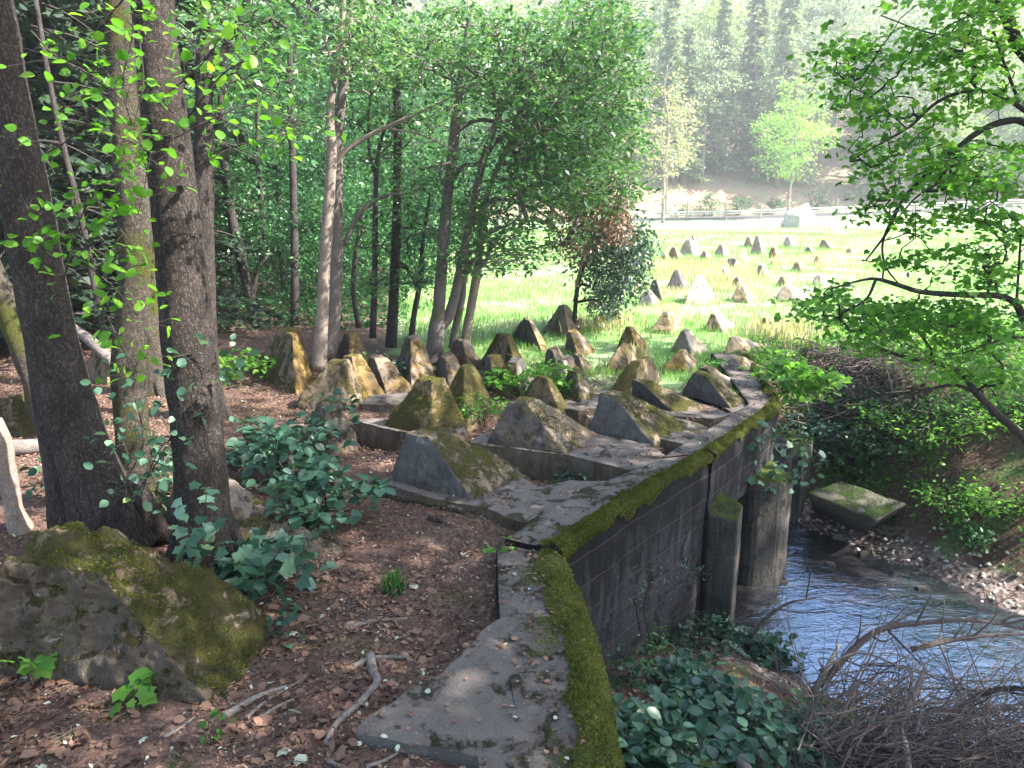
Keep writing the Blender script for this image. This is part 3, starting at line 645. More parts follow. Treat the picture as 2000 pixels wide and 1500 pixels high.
teeth=[
# L F R T tw face body label z res
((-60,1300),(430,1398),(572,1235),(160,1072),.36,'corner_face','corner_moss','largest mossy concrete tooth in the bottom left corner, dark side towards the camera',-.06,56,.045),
((300,1010),(470,1125),(690,1088),(405,935),.22,TM,TM,'half buried mossy tooth directly behind the foot of the thick dark trunk',-.05,24,.03),
((757,948),(935,992),(1045,935),(838,840),.26,TF,TM,'tooth with smooth grey front and long mossy ramp, nearest beside the bridge wall',-.0,34,.018),
((585,868),(640,888),(712,882),(640,788),.30,TM,TM,'broken crumbling mossy stub behind the leafy saplings',-.05,20,.05),
((748,832),(845,852),(912,832),(843,738),.28,TO,TO,'green mossy tooth on a footing rib, left of the centre pit',.04,26,.02),
((948,866),(1108,890),(1170,850),(1022,780),.22,TD,TM,'broad dark speckled tooth behind the grey fronted one',.04,30,.02),
((1150,842),(1278,866),(1350,832),(1198,768),.22,TF,TM,'grey streaked tooth with mossy ramp meeting the bridge wall in the middle',.04,28,.018),
((1232,772),(1314,806),(1388,800),(1258,744),.24,TF,TM,'narrow tooth with blue-grey face wedged before the far wall',.04,22,.015),
((1328,770),(1430,800),(1462,788),(1372,729),.24,TF,TM,'last dark grey tooth at the far end of the bridge wall',.04,22,.015),
((1348,748),(1422,768),(1448,752),(1378,717),.2,TD,TP,'tooth whose brown ridge peeps out right behind the last dark one',0,16,.02),
((572,792),(690,798),(716,782),(662,703),.24,TM,TM,'wide grey and olive tooth left of the pale orange one',0,24,.02),
((640,772),(706,786),(758,772),(688,693),.24,TO,TR,'orange mossy tooth half hidden behind the wide grey and olive one',0,20,.02),
((486,726),(578,768),(616,742),(566,645),.26,TM,TR,'tallest tooth beside the wood, dark on the left and orange on the right',0,26,.02),
((400,720),(442,740),(458,728),(424,679),.3,TR,TR,'small reddish tooth just right of the thick trunk',0,14,.02),
((160,735),(210,748),(240,735),(198,668),.3,TM,TR,'shadowed tooth behind the mossy trunks on the left',.05,14,.02),
((-30,845),(45,858),(85,838),(22,772),.4,TM,TO,'yellow mossy boulder-like tooth at the left edge of the picture',.0,20,.05),
((643,712),(683,738),(728,726),(686,651),.26,TD,TR,'tall narrow tooth beside the pair of pale trunks',0,18,.02),
((716,742),(756,772),(808,760),(738,697),.3,TD,TR,'orange tooth with dark left face and leaves growing on it',0,18,.02),
((703,702),(716,716),(730,710),(716,686),.3,TR,TR,'tiny orange tooth top peeping out between two larger teeth',0,10,.02),
((768,724),(803,758),(855,736),(807,657),.24,TD,TR,'steep tall tooth left of the forked maple with light orange right side',0,20,.02),
((848,727),(877,750),(912,732),(873,693),.34,TF,TR,'short tooth with a blue-grey face right of the steep tall one',0,16,.015),
((866,706),(918,727),(948,714),(903,662),.26,TD,TD,'dark rounded tooth in shade behind the forked maple',0,16,.03),
((870,772),(905,814),(958,776),(912,713),.26,TO,TO,'olive tooth with a light stripe, immediately behind the green mossy one',0,20,.02),
((933,714),(1015,746),(1040,736),(985,652),.24,TM,TO,'broad brown tooth in the centre of the field, shaped like a low tent',0,20,.02),
((945,746),(966,757),(1002,744),(964,693),.4,TF,TO,'slim tooth with dark slate face in front of the broad brown one',0,14,.015),
((975,732),(1012,746),(1028,734),(998,690),.3,TM,TO,'small brown tooth top overlapped by the broad brown one',0,12,.02),
((958,760),(1016,772),(1044,745),(1006,704),.26,TO,TP,'pale speckled tooth in front of the broad brown one',0,18,.02),
((998,656),(1060,690),(1072,680),(1030,623),.2,TD,TR,'nearly black tooth with a thin orange edge in the long grass',0,16,.02),
((1058,646),(1112,657),(1144,638),(1100,595),.16,TM,TP,'pointed brown tooth at the meadow edge, topmost of the centre group',0,16,.02),
((1103,683),(1130,699),(1164,684),(1118,646),.26,TF,TR,'tooth with light grey left face standing in tall grass',0,14,.015),
((1061,713),(1090,724),(1112,712),(1080,680),.36,TF,TD,'small dark grey blunt tooth among weeds',0,14,.015),
((1018,778),(1095,814),(1116,803),(1062,735),.24,TO,TO,'tooth largely hidden by a green leafy sapling',0,18,.02),
((1072,738),(1100,762),(1138,738),(1106,700),.3,TP,TP,'brownish grey tooth behind the olive one',0,14,.02),
((1108,717),(1140,730),(1158,720),(1130,692),.3,TF,TP,'small grey tooth top right of the brownish grey tooth',0,12,.02),
((1086,762),(1136,799),(1168,776),(1127,723),.26,TO,TO,'green streaked tooth on the pale footing at the centre right',.0,20,.02),
((1178,724),(1230,728),(1250,708),(1220,673),.22,TP,TP,'beige tooth with bright right edge, left of the leaning grass tuft',0,14,.02),
((1202,682),(1252,690),(1270,678),(1228,638),.16,TO,TR,'pointed ochre tooth in grass behind the beige one',0,14,.02),
((1186,767),(1236,774),(1292,742),(1254,701),.28,TO,TP,'wide beige tooth behind the streaked grey one',0,16,.02),
((1270,646),(1312,650),(1334,636),(1303,606),.26,TP,TP,'reddish brown blunt tooth alone in the meadow grass',0,14,.02),
((1373,643),(1412,647),(1440,638),(1397,612),.22,TR,TP,'tooth with brown front and sunlit right side, right of the blunt one',0,14,.02),
((1310,682),(1352,694),(1384,683),(1338,645),.18,TP,TP,'two-tone sunlit tooth with a brown centre ridge',0,14,.02),
((1290,724),(1346,724),(1366,708),(1330,684),.22,TR,TP,'tooth sunk in clover in front of the two-tone one',0,14,.02),
((1410,693),(1466,694),(1508,682),(1436,657),.16,TM,TP,'long low tooth overgrown with weeds on the right',0,14,.02),
((1416,738),(1466,738),(1505,722),(1437,698),.24,TF,TP,'low grey tooth behind the sapling at the far wall end',0,14,.015),
((1484,637),(1516,644),(1538,635),(1497,619),.2,TM,TP,'small tooth almost lost in dry grass below the right tree',0,10,.02),
((1304,564),(1336,566),(1347,560),(1322,530),.16,TF,TF,'clean grey pyramid standing on the pale track',0,10,.015),
((1340,592),(1376,590),(1393,576),(1366,541),.2,TP,TP,'bright tooth with speckled front beside the pale track',0,10,.02),
((1430,585),(1462,588),(1478,580),(1450,558),.2,TP,TP,'squat whitish tooth in the middle of the sunny field',0,10,.02),
((1518,585),(1560,588),(1582,580),(1537,559),.22,TM,TP,'streaked grey tooth by the yellow leaf of the right tree',0,10,.02),
((1518,556),(1536,558),(1550,553),(1530,541),.3,TP,TP,'little tooth top behind the streaked grey one',0,8,.02),
((1266,577),(1292,584),(1308,577),(1282,549),.22,TF,TP,'grey tooth right beside the ivy clump',0,10,.02),
((1246,595),(1276,597),(1287,589),(1264,570),.22,TF,TP,'grey tooth partly beneath the ivy clump',0,10,.015),
((1146,602),(1162,605),(1168,600),(1157,585),.3,TR,TP,'brown tooth fragment left below the hanging ivy',0,8,.02),
((1180,622),(1210,630),(1225,622),(1196,600),.24,TF,TR,'grey and orange tooth directly under the ivy clump',0,10,.02),
((1326,499),(1356,502),(1369,496),(1346,469),.2,TM,TP,'dark brown tooth, biggest of the group below the road',0,8,.02),
((1303,507),(1327,513),(1337,507),(1317,485),.2,TM,TP,'brown tooth left of the biggest one below the road',0,8,.02),
((1346,482),(1358,484),(1364,480),(1354,462),.2,TP,TP,'tooth top showing behind the biggest one below the road',0,8,.02),
((1394,502),(1416,505),(1427,500),(1410,479),.2,TP,TP,'white tooth in the row below the road',0,8,.02),
((1466,498),(1490,500),(1497,496),(1480,462),.2,TM,TP,'tall brown tooth in the middle of the row below the road',0,8,.02),
((1432,527),(1459,525),(1467,516),(1450,489),.2,TM,TP,'leaning brown tooth below the tall one of the far row',0,8,.02),
((1499,506),(1520,508),(1532,503),(1512,485),.24,TM,TP,'blunt brown tooth right of the tall one in the far row',0,8,.02),
((1504,521),(1525,520),(1534,515),(1520,500),.24,TM,TP,'low brown tooth just below the blunt one in the far row',0,8,.02),
((1571,497),(1590,500),(1599,495),(1580,485),.2,TF,TP,'small blue-grey tooth further right in the far row',0,8,.02),
((1600,484),(1625,487),(1636,483),(1610,471),.2,TP,TP,'small sunlit tooth at the right end of the far row',0,8,.02),
((1604,460),(1642,461),(1653,456),(1622,445),.3,TP,TP,'flat pale block close below the road',0,8,.03),
((1420,520),(1436,526),(1446,521),(1428,508),.3,TP,TP,'broken pale lump beside the tall dry grass',0,8,.03),
((1400,545),(1424,548),(1434,541),(1413,526),.24,TM,TP,'brownish tooth between the dry grass and the squat whitish one',0,8,.02),
((1472,540),(1496,543),(1505,537),(1487,519),.24,TP,TP,'pale tooth above and right of the squat whitish one',0,8,.02),
((1430,556),(1446,559),(1455,554),(1442,543),.3,TP,TP,'small white tooth just behind the squat whitish one',0,8,.02),
((1366,508),(1384,511),(1392,505),(1377,492),.24,TP,TP,'small tooth between the biggest and the white one of the far row',0,8,.02),
((1286,512),(1304,514),(1312,509),(1297,495),.24,TM,TP,'small brown tooth at the left end of the far row',0,8,.02),
((1586,518),(1606,520),(1614,515),(1598,503),.24,TP,TP,'pale low tooth beneath the small blue-grey one',0,8,.02),
((1545,530),(1567,533),(1577,527),(1559,513),.24,TP,TP,'sunlit tooth halfway between the far row and the streaked grey one',0,8,.02),
((1586,556),(1608,558),(1618,552),(1600,538),.24,TP,TP,'sunlit tooth touching the tip of the right tree\'s lowest limb',0,8,.02),
((1454,478),(1470,480),(1477,475),(1463,464),.24,TP,TP,'pale tooth top left of the tall brown one in the far row',0,8,.02),
((1530,478),(1548,480),(1556,475),(1540,464),.24,TP,TP,'pale tooth directly below the big boulder',0,8,.02),
((1648,500),(1668,502),(1676,497),(1660,486),.24,TP,TP,'outermost pale tooth of the far row by the tree leaves',0,8,.02),
((1226,560),(1244,562),(1252,557),(1237,545),.24,TF,TP,'small tooth glimpsed through the ivy clump\'s right edge',0,8,.02),
]
for t in teeth:
    L,F_,R_,T_,tw,fa,bo,lab,z,res,ro=t
    y=G(*F_)[1]; sk=.3
    if y>15:       # far sunlit teeth: sun's brightness put into paler face colours, standing clear of the grass
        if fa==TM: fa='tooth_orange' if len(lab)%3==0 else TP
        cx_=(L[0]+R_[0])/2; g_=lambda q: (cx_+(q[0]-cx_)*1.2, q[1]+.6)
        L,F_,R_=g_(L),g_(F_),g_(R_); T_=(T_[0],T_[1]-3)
    tooth(L,F_,R_,T_,tw,fa,bo,lab,z,res,sk,ro*(1 if y<9 else .8),tl=min(.6,tw*1.5))
tag(hexa('boulder',[G(1530,438,.2)+np.array([0,0,.9]),G(1562,440,.2)+np.array([0,0,.6]),G(1592,436,.2)+np.array([0,0,.5]),G(1572,437,.2)+np.array([0,0,1.5]),G(1526,443,.0),G(1562,446,.0),G(1600,441,0),G(1580,438,0)],M['rock'],'big pale boulder lying beside the guard rail','boulder',.12))
# ---------------------------------------------------------------- moss tufts on the nearest teeth (parts)
def scatter_on(obj, n, size, mat, cond, name='moss', tpl='quad'):
    me=obj.data; off=np.array(obj.location)
    V=np.empty(len(me.vertices)*3); me.vertices.foreach_get('co',V); V=V.reshape(-1,3)+off
    me.calc_loop_triangles(); T=np.empty(len(me.loop_triangles)*3,int); me.loop_triangles.foreach_get('vertices',T); T=T.reshape(-1,3)
    A,B,C=V[T[:,0]],V[T[:,1]],V[T[:,2]]; N=np.cross(B-A,C-A); ar=np.linalg.norm(N,axis=1); N/=ar[:,None]+1e-12
    k=rng.choice(len(T),n,p=ar/ar.sum()); r=rng.random((n,2)); fl=r.sum(1)>1; r[fl]=1-r[fl]
    P=A[k]+(B-A)[k]*r[:,:1]+(C-A)[k]*r[:,1:]; Nk=N[k]
    keep=cond(P,Nk); P,Nk=P[keep],Nk[keep]
    dirs=Nk+rng.normal(size=P.shape)*.7+np.array([0,0,.2]); mb=MB()
    leaves(mb,P,size*(.5+rng.random(len(P))),tpl,dirs=dirs,nrm=rng.normal(size=P.shape))
    return mb.build(name,mat,obj)
near=[o for o in COL.objects if o.name.startswith('dragons_tooth')]
for i,cnt in ((0,60000),(1,16000),(2,20000),(4,10000),(5,14000),(6,12000),(3,9000),(7,6000),(8,6000)):
    o=near[i]
    scatter_on(o,cnt,.012 if i else .011,M['moss_tuft'],lambda P,N:(N[:,2]>.35)&(vnoise(P,4.0,2.0+i)+.6*vnoise(P,13,i)+.35*N[:,2]+.5*(rng.random(len(P))-.5)>(.12 if i in(0,1,3,4) else .38)))
# ---------------------------------------------------------------- trees
def tree_root(name, base, label, cat='tree', group=None): return empty(name, tuple(base), label, cat, group)
def stem(mb, path, Y, n=12, rough=.08, seed=0, k=6, ztop=None, Yend=None):
    """path: [(px,py,width_px)], lies at depth Y (Yend: depth at the last point)"""
    P=[];r=[]; m=len(path)
    for i,(x,y,w) in enumerate(path):
        yy=Y if Yend is None else Y+(Yend-Y)*i/(m-1)
        P.append(D(x,y,yy)); r.append(w/2*pxm(x,y,yy))
    if ztop is not None:
        d=P[-1]-P[-2]; d=d/max(.2,abs(d[2])); q=P[-1].copy(); 
        while q[2]<ztop: 
            q=q+d*1.5+np.array([random.uniform(-.12,.12),random.uniform(-.12,.12),0]); P.append(q.copy()); r.append(max(.02,r[-1]*.86))
    Q=spline(np.column_stack([np.array(P),np.array(r)]),k)
    tube(mb,Q[:,:3],np.maximum(Q[:,3],.003),n,rough,seed=seed)
    return Q
def attach(mbw, nodes, noder, clusters, rmin=.006, rk=1.0, wig=.06, nseg=5):
    """connect cluster centres to the growing skeleton (nearest-node tree)"""
    nodes=[np.array(q) for q in nodes]; N0=len(nodes)
    base=np.array(nodes); cl=np.array(clusters)
    d0=np.array([np.min(np.linalg.norm(base-c,axis=1)) for c in cl]); order=np.argsort(d0)
    par=[-1]*N0; allp=np.array(nodes)
    idx=[]
    for oi in order:
        c=cl[oi]; dv=allp-c; cost=np.linalg.norm(dv,axis=1)+.9*np.maximum(0,dv[:,2])
        # favour straight growth
        j=int(np.argmin(cost)); par.append(j); allp=np.vstack([allp,c]); idx.append(oi)
    cnt=np.ones(len(allp))
    for i in range(len(allp)-1,N0-1,-1): cnt[par[i]]+=cnt[i]
    for i in range(N0,len(allp)):
        p=allp[par[i]]; q=allp[i]; L=np.linalg.norm(q-p)
        r1=rmin*rk*math.sqrt(cnt[i]); r0=min(rmin*rk*math.sqrt(cnt[par[i]]) if par[i]>=N0 else r1*1.25, r1*1.5)
        k=4; t=np.linspace(0,1,k)[:,None]; pts=p*(1-t)+q*t
        pts[1:-1]+=rng.normal(size=(k-2,3))*wig*L; pts[1:-1,2]+=.10*L*np.array([.8,.7])
        tube(mbw,pts,np.linspace(r0,r1,k),nseg,cap=False)
def sprays(mbl, C, n, rad, flat, size, tpl, up=1.0, droop=.25):
    C=np.asarray(C); m=len(C)
    off=rng.normal(size=(m*n,3)); off/=np.linalg.norm(off,axis=1)[:,None]; off*=(rng.random((m*n,1))**.5)*rad
    off[:,2]*=flat; tilt=np.repeat(rng.normal(size=(m,2))*.25,n,axis=0); off[:,2]+=(off[:,:2]*tilt).sum(1)
    P=np.repeat(C,n,axis=0)+off
    dirs=off.copy(); dirs[:,2]-=droop*rad; 
    leaves(mbl,P,size*(.45+1.0*rng.random(len(P))),tpl,up=up,dirs=dirs+rng.normal(size=dirs.shape)*rad*.3)
def blobs(Y, lst, dY):
    C=[]
    for (x,y,rx,ry,n,*yo) in lst:
        y0=Y+(yo[0] if yo else 0)
        for _ in range(n):
            a=random.random()*2*math.pi; rr=math.sqrt(random.random())
            C.append(D(x+rx*rr*math.cos(a), y+ry*rr*math.sin(a), y0+random.uniform(-dY,dY)))
    return np.array(C)
def flare(mb, base, r, n=6, seed=0, mi=0):
    for k in range(n):
        a=k*2*math.pi/n+seed+random.uniform(-.3,.3); L=r*random.uniform(1.5,2.6)
        d=np.array([math.cos(a),math.sin(a),0]); p=np.array(base,float)
        pts=[p+d*r*.35+np.array([0,0,r*1.9]), p+d*r*.85+np.array([0,0,r*.6]), p+d*r*1.35+np.array([0,0,r*.12]), p+d*L+np.array([0,0,-.05])]
        Q=spline(pts,4); tube(mb,Q,np.linspace(r*.42,r*.12,len(Q)),8,.12,seed=seed+k,mi=mi)
def px_tree(name,label,stems,Y,bark_,leafm=None,blob=None,dY=.8,nl=28,rad=.35,flat=.3,size=.075,tpl='quad',basepx=None,cat='tree',rmin=.006,ns=12,rough=.08,crownz=None,crown_n=0,fl=0,up=1.0,canopy=None,group=None):
    z0=stems[0][0]; base=D(z0[0],z0[1],Y); base[2]=0 if base[2]>-.3 else base[2]
    root=tree_root(name,base,label,cat,group); mb=MB(); nodes=[]; top=[]
    for i,st in enumerate(stems):
        Q=stem(mb,st,Y+(.0 if i==0 else .05*i),ns if i==0 else max(6,ns-2),rough,seed=i*3+Y,ztop=crownz if i==0 else None)
        nodes+= [q[:3] for q in Q[len(Q)//3 if i==0 else 0::2]]
        if i==0: top=[q[:3] for q in Q[-5:]]
    if fl:
        b0=D(stems[0][0][0],stems[0][0][1],Y); flare(mb,b0,stems[0][0][2]/2*pxm(z0[0],z0[1],Y)*fl,6,Y)
    mb.build('trunk',M[bark_],root,smooth=True)
    C=[] 
    if blob: C.append(blobs(Y,blob,dY))
    if C:
        C=np.vstack(C); mw=MB(); attach(mw,nodes,None,C,rmin); mw.build('branches',M[bark_ if bark_!='bark_dark' else 'bark_thin'],root,smooth=True)
        ml=MB(); sprays(ml,C,nl,rad,flat,size,tpl,up); ml.build('crown',M[leafm],root)
    if canopy:
        cx,cy,cz,rx,ry,rz,n=canopy; c=rng.normal(size=(n,3)); c/=np.linalg.norm(c,axis=1)[:,None]; c*=rng.random((n,1))**.4
        c=c*np.array([rx,ry,rz])+np.array([cx,cy,cz]); ml=MB(); mw=MB()
        sprays(ml,c,22,.75,.35,.17,'quad'); ml.build('crown',M[leafm or 'leaf_maple'],root)
        attach(mw,top,None,c,.008); mw.build('branches',M['bark_thin'],root,smooth=True)
    return root
# --- foreground trunks
px_tree('alder_tree','thick leaning trunk at the left edge with a fused second stem',
 [[(232,1075,150),(205,1000,128),(152,850,102),(108,700,96),(80,560,92),(56,420,88),(32,280,80),(8,120,70),(-14,-20,64)],[(140,1020,80),(118,900,66),(92,760,56),(70,650,40)]],4.6,'bark_dark',ns=28,rough=.07,crownz=9,fl=1.0,leafm='leaf_maple',canopy=(-3.2,4.6,8.6,2.6,2.6,1.3,90))
px_tree('alder_tree','thick dark upright trunk in front of the half buried tooth, widest in the left half',
 [[(408,1110,130),(398,1020,104),(388,880,100),(372,700,98),(352,500,94),(330,300,86),(310,120,80),(300,-20,76)]],4.35,'bark_dark',ns=28,rough=.06,crownz=10,fl=1.0,leafm='leaf_maple',canopy=(-1.6,5.6,9.2,2.6,2.8,1.3,90))
px_tree('alder_tree','slimmer mossy trunk with ivy between the two thick trunks',
 [[(272,1000,72),(262,880,64),(250,720,62),(262,560,58),(262,420,60),(245,260,56),(235,100,52),(225,-20,48)]],5.2,'bark_moss',ns=20,crownz=9,leafm='leaf_maple',canopy=(-2.6,7.2,9.0,2.5,2.5,1.2,70))
px_tree('alder_tree','mossy green trunk seen in the gap left of the thick upright trunk',
 [[(302,785,70),(298,740,52),(290,600,46),(282,450,42),(280,250,38),(275,0,34)]],8.6,'bark_moss',ns=16,crownz=9,fl=1.0)
px_tree('alder_tree','grey trunk forking high up just right of the thick upright trunk',
 [[(418,842,64),(410,760,48),(400,620,42),(398,450,40),(397,300,38),(400,140,34),(402,-20,28)],[(405,170,26),(432,110,20),(460,60,16),(490,-20,13)]],7.6,'bark_dark',ns=16,crownz=9,fl=1.1,leafm='leaf_maple',
 blob=[(470,60,110,60,26),(520,180,80,60,18),(430,20,60,40,10)],dY=1.2,nl=26,rad=.35,size=.07,rmin=.004)
# --- wood edge trees
px_tree('young_tree','slender brown trunk rising behind the tallest tooth',[[(576,660,20),(576,560,17),(574,420,15),(571,300,14),(566,160,13),(568,80,10)],[(571,140,8),(590,60,7),(620,-20,5)]],13.5,'bark_thin','leaf_maple',[(560,120,70,70,22),(600,220,50,50,10),(540,260,50,60,10),(520,40,60,50,14)],1.5,nl=26,size=.08,rmin=.005)
px_tree('young_tree','smooth pale brown trunk, front one of the pair, with a long bare side limb',
 [[(622,722,32),(628,640,25),(634,520,23),(642,400,22),(648,300,20),(645,220,15),(655,130,13),(668,50,10),(672,-20,9)],[(648,325,13),(680,290,11),(740,255,9),(800,228,7),(880,190,4)],[(760,252,5),(820,262,4),(880,290,3)]],9.4,'bark_pale','leaf_maple',
 [(690,50,60,50,20),(640,120,50,50,10),(860,215,60,30,6),(710,110,50,40,8)],.9,nl=28,size=.07,rmin=.004,ns=14,rough=.05)
px_tree('young_tree','smooth grey trunk, rear one of the pale pair',
 [[(640,700,34),(650,620,30),(656,500,27),(657,380,25),(660,260,22),(672,150,18),(682,50,14),(690,-20,12)],[(672,480,12),(700,420,9),(745,385,7),(800,378,4)]],9.8,'bark_grey','leaf_maple',
 [(720,40,70,50,22),(740,140,60,50,14),(790,370,60,24,8),(640,200,40,60,8)],.9,nl=28,size=.07,rmin=.004,ns=14,rough=.05)
px_tree('young_tree','thin dark forked sapling trunk right of the pale pair',[[(728,660,13),(732,540,12),(733,430,11),(736,330,9),(745,270,7),(770,220,5)],[(735,350,7),(722,300,6),(720,240,5),(725,170,4)]],11.5,'bark_thin','leaf_maple',[(750,200,70,50,20),(700,240,50,50,12),(740,110,60,40,12)],1.0,nl=26,size=.075,rmin=.004)
px_tree('young_tree','straight dark trunk with horizontal leafy sprays left of the forked maple',[[(762,705,24),(768,600,20),(774,450,18),(777,300,17),(774,150,15),(770,-20,13)]],11.6,'bark_dark','leaf_maple',
 [(700,300,70,30,12),(820,240,80,50,20),(760,120,90,60,30),(850,440,60,25,12),(700,460,60,25,12),(800,540,60,25,14),(730,560,40,20,8)],1.2,nl=30,size=.075,rmin=.004,ns=12)
px_tree('maple_tree','forked maple in the centre with a low Y-shaped trunk',
 [[(845,712,36),(850,665,32),(853,638,32),(857,600,24),(864,500,22),(870,420,21),(880,330,20),(889,250,20),(896,185,16),(905,110,12),(918,30,9)],
  [(856,640,24),(876,618,22),(890,570,19),(904,500,17),(918,430,15),(930,370,14),(950,290,13),(975,220,10),(1000,130,8),(1020,40,6)],
  [(875,360,12),(905,325,9),(940,315,7),(990,250,5)],[(884,262,9),(930,235,8),(980,238,7),(1020,225,5)]],10.4,'bark_grey','leaf_maple',
 [(930,110,140,100,90),(1040,140,130,100,90),(1040,300,130,70,70),(1000,400,130,50,50),(840,330,70,50,22),(870,60,100,70,40),(1120,230,100,100,64),(920,500,80,40,24),(1100,60,110,70,50),(1000,490,80,40,26)],1.5,nl=30,size=.072,rmin=.0045,ns=16,rough=.05)
px_tree('maple_tree','slim curved maple stem immediately right of the fork',[[(884,680,18),(890,640,15),(902,580,15),(905,520,13),(915,450,13),(930,380,12),(950,300,10),(985,200,8),(1020,90,6)],[(918,440,9),(960,390,8),(1020,400,7),(1075,430,5),(1100,480,3)]],11.0,'bark_grey','leaf_maple',
 [(1000,200,100,90,40),(1100,350,110,60,50),(1060,460,70,40,18),(1150,150,90,120,60),(1180,300,70,80,44)],1.5,nl=30,size=.075,rmin=.004)
px_tree('maple_tree','maple stem leaning right, rightmost of the centre group',[[(908,672,20),(918,610,18),(932,530,17),(940,450,14),(955,370,12),(990,290,10),(1040,200,8),(1090,90,6)],[(975,320,7),(1010,318,7),(1060,345,6),(1110,370,6),(1160,400,5),(1205,410,3)],[(970,345,7),(1020,365,6),(1070,400,5),(1100,430,4)]],11.6,'bark_pale','leaf_maple',
 [(1090,240,90,90,50),(1170,60,80,70,50),(1210,190,45,140,64),(1200,370,60,50,30),(1120,410,50,20,6),(930,440,60,40,10),(1210,60,50,60,16)],1.6,nl=30,size=.078,rmin=.004)
for (lab,st,Y,bl) in [
 ('leaning brown trunk slanting left in the shaded wood, right of the forking grey trunk',[[(512,690,22),(492,600,20),(470,500,20),(452,420,18),(440,340,15),(432,240,12),(430,100,10)]],14,[(440,150,70,70,16),(400,330,50,50,10)]),
 ('thin dark S-curved stem in the shaded wood',[[(492,600,9),(500,540,11),(518,480,11),(512,410,10),(505,330,10),(503,220,8),(500,90,7)]],15.5,[(500,120,60,60,16),(520,300,50,40,8)]),
 ('dim trunk standing behind the leaning brown one',[[(462,700,16),(446,620,15),(434,540,14),(425,430,13),(425,300,12),(430,180,9)]],16,[(450,250,60,50,12)]),
 ('faint slim trunk far back left of the tallest tooth',[[(500,690,12),(488,600,11),(480,500,10),(478,380,9),(480,250,7)]],18,[(480,300,50,60,12)]),
 ('small dark stem just left of the forked maple',[[(800,690,14),(808,620,12),(822,540,10),(826,470,8),(840,380,5)]],12.3,[(830,430,60,40,16),(790,480,50,30,10)]),
 ('dark curved stem crossing behind the straight dark trunk',[[(700,640,10),(690,560,10),(700,460,9),(715,400,7),(770,380,5)]],13,[(740,400,60,30,10)])]:
    px_tree('young_tree',lab,st,Y,'bark_thin','leaf_under',bl,1.5,nl=26,size=.085,rmin=.004,ns=10)
# leaning / dead wood at left
def log(name,label,pts,rads,mat,cat='log',n=12,rough=.15,group=None):
    P=np.array(pts,float); c=P.mean(0); mb=MB(); Q=spline(np.column_stack([P,rads]),6)
    tube(mb,Q[:,:3],Q[:,3],n,rough,seed=random.random()*9); o=mb.build(name,M[mat],None,True,origin=c); return tag(o,label,cat,group)
log('leaning_log','dead grey log leaning from the left behind the thick trunks',[D(135,635,9.5),D(180,668,9.2),D(228,715,9.0)],[.05,.06,.065],'deadwood')
log('fallen_log','pale broken log lying on the ground at the left edge',[G(-40,878,.05),G(40,874,.06),G(100,868,.05)],[.07,.07,.06],'deadwood')
log('broken_stump','pale barkless broken stem standing at the left edge',[D(40,1050,4.9),D(24,980,4.9),D(6,890,4.9),D(-14,820,4.9)],[.085,.065,.055,.04],'bark_pale','stump',14,.45)
log('leaning_log','rotting brown trunk leaning behind the leftmost thick trunk',[D(95,820,7),D(55,700,7),D(15,600,7),D(-30,500,7)],[.14,.13,.12,.1],'bark_moss')
# ---- right maple, near
rt=tree_root('maple_tree',(5.6,5.2,-.3),'maple reaching in from the right edge with arching dark limbs over the stream','tree')
mb=MB(); Yr=5.0
trunk=[(5.6,5.2,-.6),(5.3,5.2,1.0),(4.9,5.15,2.3),(4.5,5.1,3.3),(4.0,5.05,4.2),(3.5,5.0,5.0)]
Q=spline(np.column_stack([np.array(trunk),[.22,.18,.15,.13,.11,.08]]),8); tube(mb,Q[:,:3],Q[:,3],14,.06)
nodes=[]
limbs=[([(2060,160,34),(1990,90,32),(1965,30,30),(1930,-30,26)],5.0),
 ([(2090,330,22),(2010,245,18),(1960,238,17),(1900,265,15),(1850,310,13),(1800,350,11),(1760,395,9),(1735,450,7),(1690,510,4)],5.1),
 ([(2060,260,15),(2000,215,12),(1950,185,11),(1890,178,9),(1830,200,8),(1780,245,7),(1735,272,6),(1700,292,4),(1660,315,3)],4.8),
 ([(1755,400,7),(1725,470,6),(1730,520,5),(1760,560,3)],5.1),
 ([(1850,310,7),(1840,350,6),(1790,385,5),(1750,430,4)],5.0),
 ([(2080,700,26),(2010,640,21),(1985,595,18),(1950,578,16),(1880,576,15),(1800,570,13),(1750,555,11),(1712,545,9),(1680,548,6),(1620,565,4)],4.7),
 ([(1710,548,8),(1695,580,6),(1670,600,4)],4.7),
 ([(2080,940,28),(2000,855,22),(1950,810,19),(1905,765,17),(1885,735,14),(1840,712,12),(1780,700,10),(1730,685,8),(1700,670,6)],4.9),
 ([(1905,765,9),(1860,752,8),(1800,765,7),(1760,780,6),(1725,800,4)],4.9),
 ([(1990,200,8),(1960,120,7),(1940,60,6)],5.0),([(1985,595,7),(1990,520,6),(1995,440,5)],4.7),
 ([(2040,660,8),(1980,660,7),(1930,672,6),(1880,690,4)],4.6),
 ([(1770,250,4),(1700,190,3),(1640,160,2)],4.8),([(1960,130,6),(1880,80,5),(1800,60,4),(1720,30,3)],5.0)]
for pth,Y in limbs:
    q=[(x,y,w*.78) for x,y,w in pth]; Qs=stem(mb,q,Y,9,.07,k=6,seed=Y+q[0][0]); nodes+=[p[:3] for p in Qs[::2]]
mb.build('trunk',M['bark_thin'],rt,True)
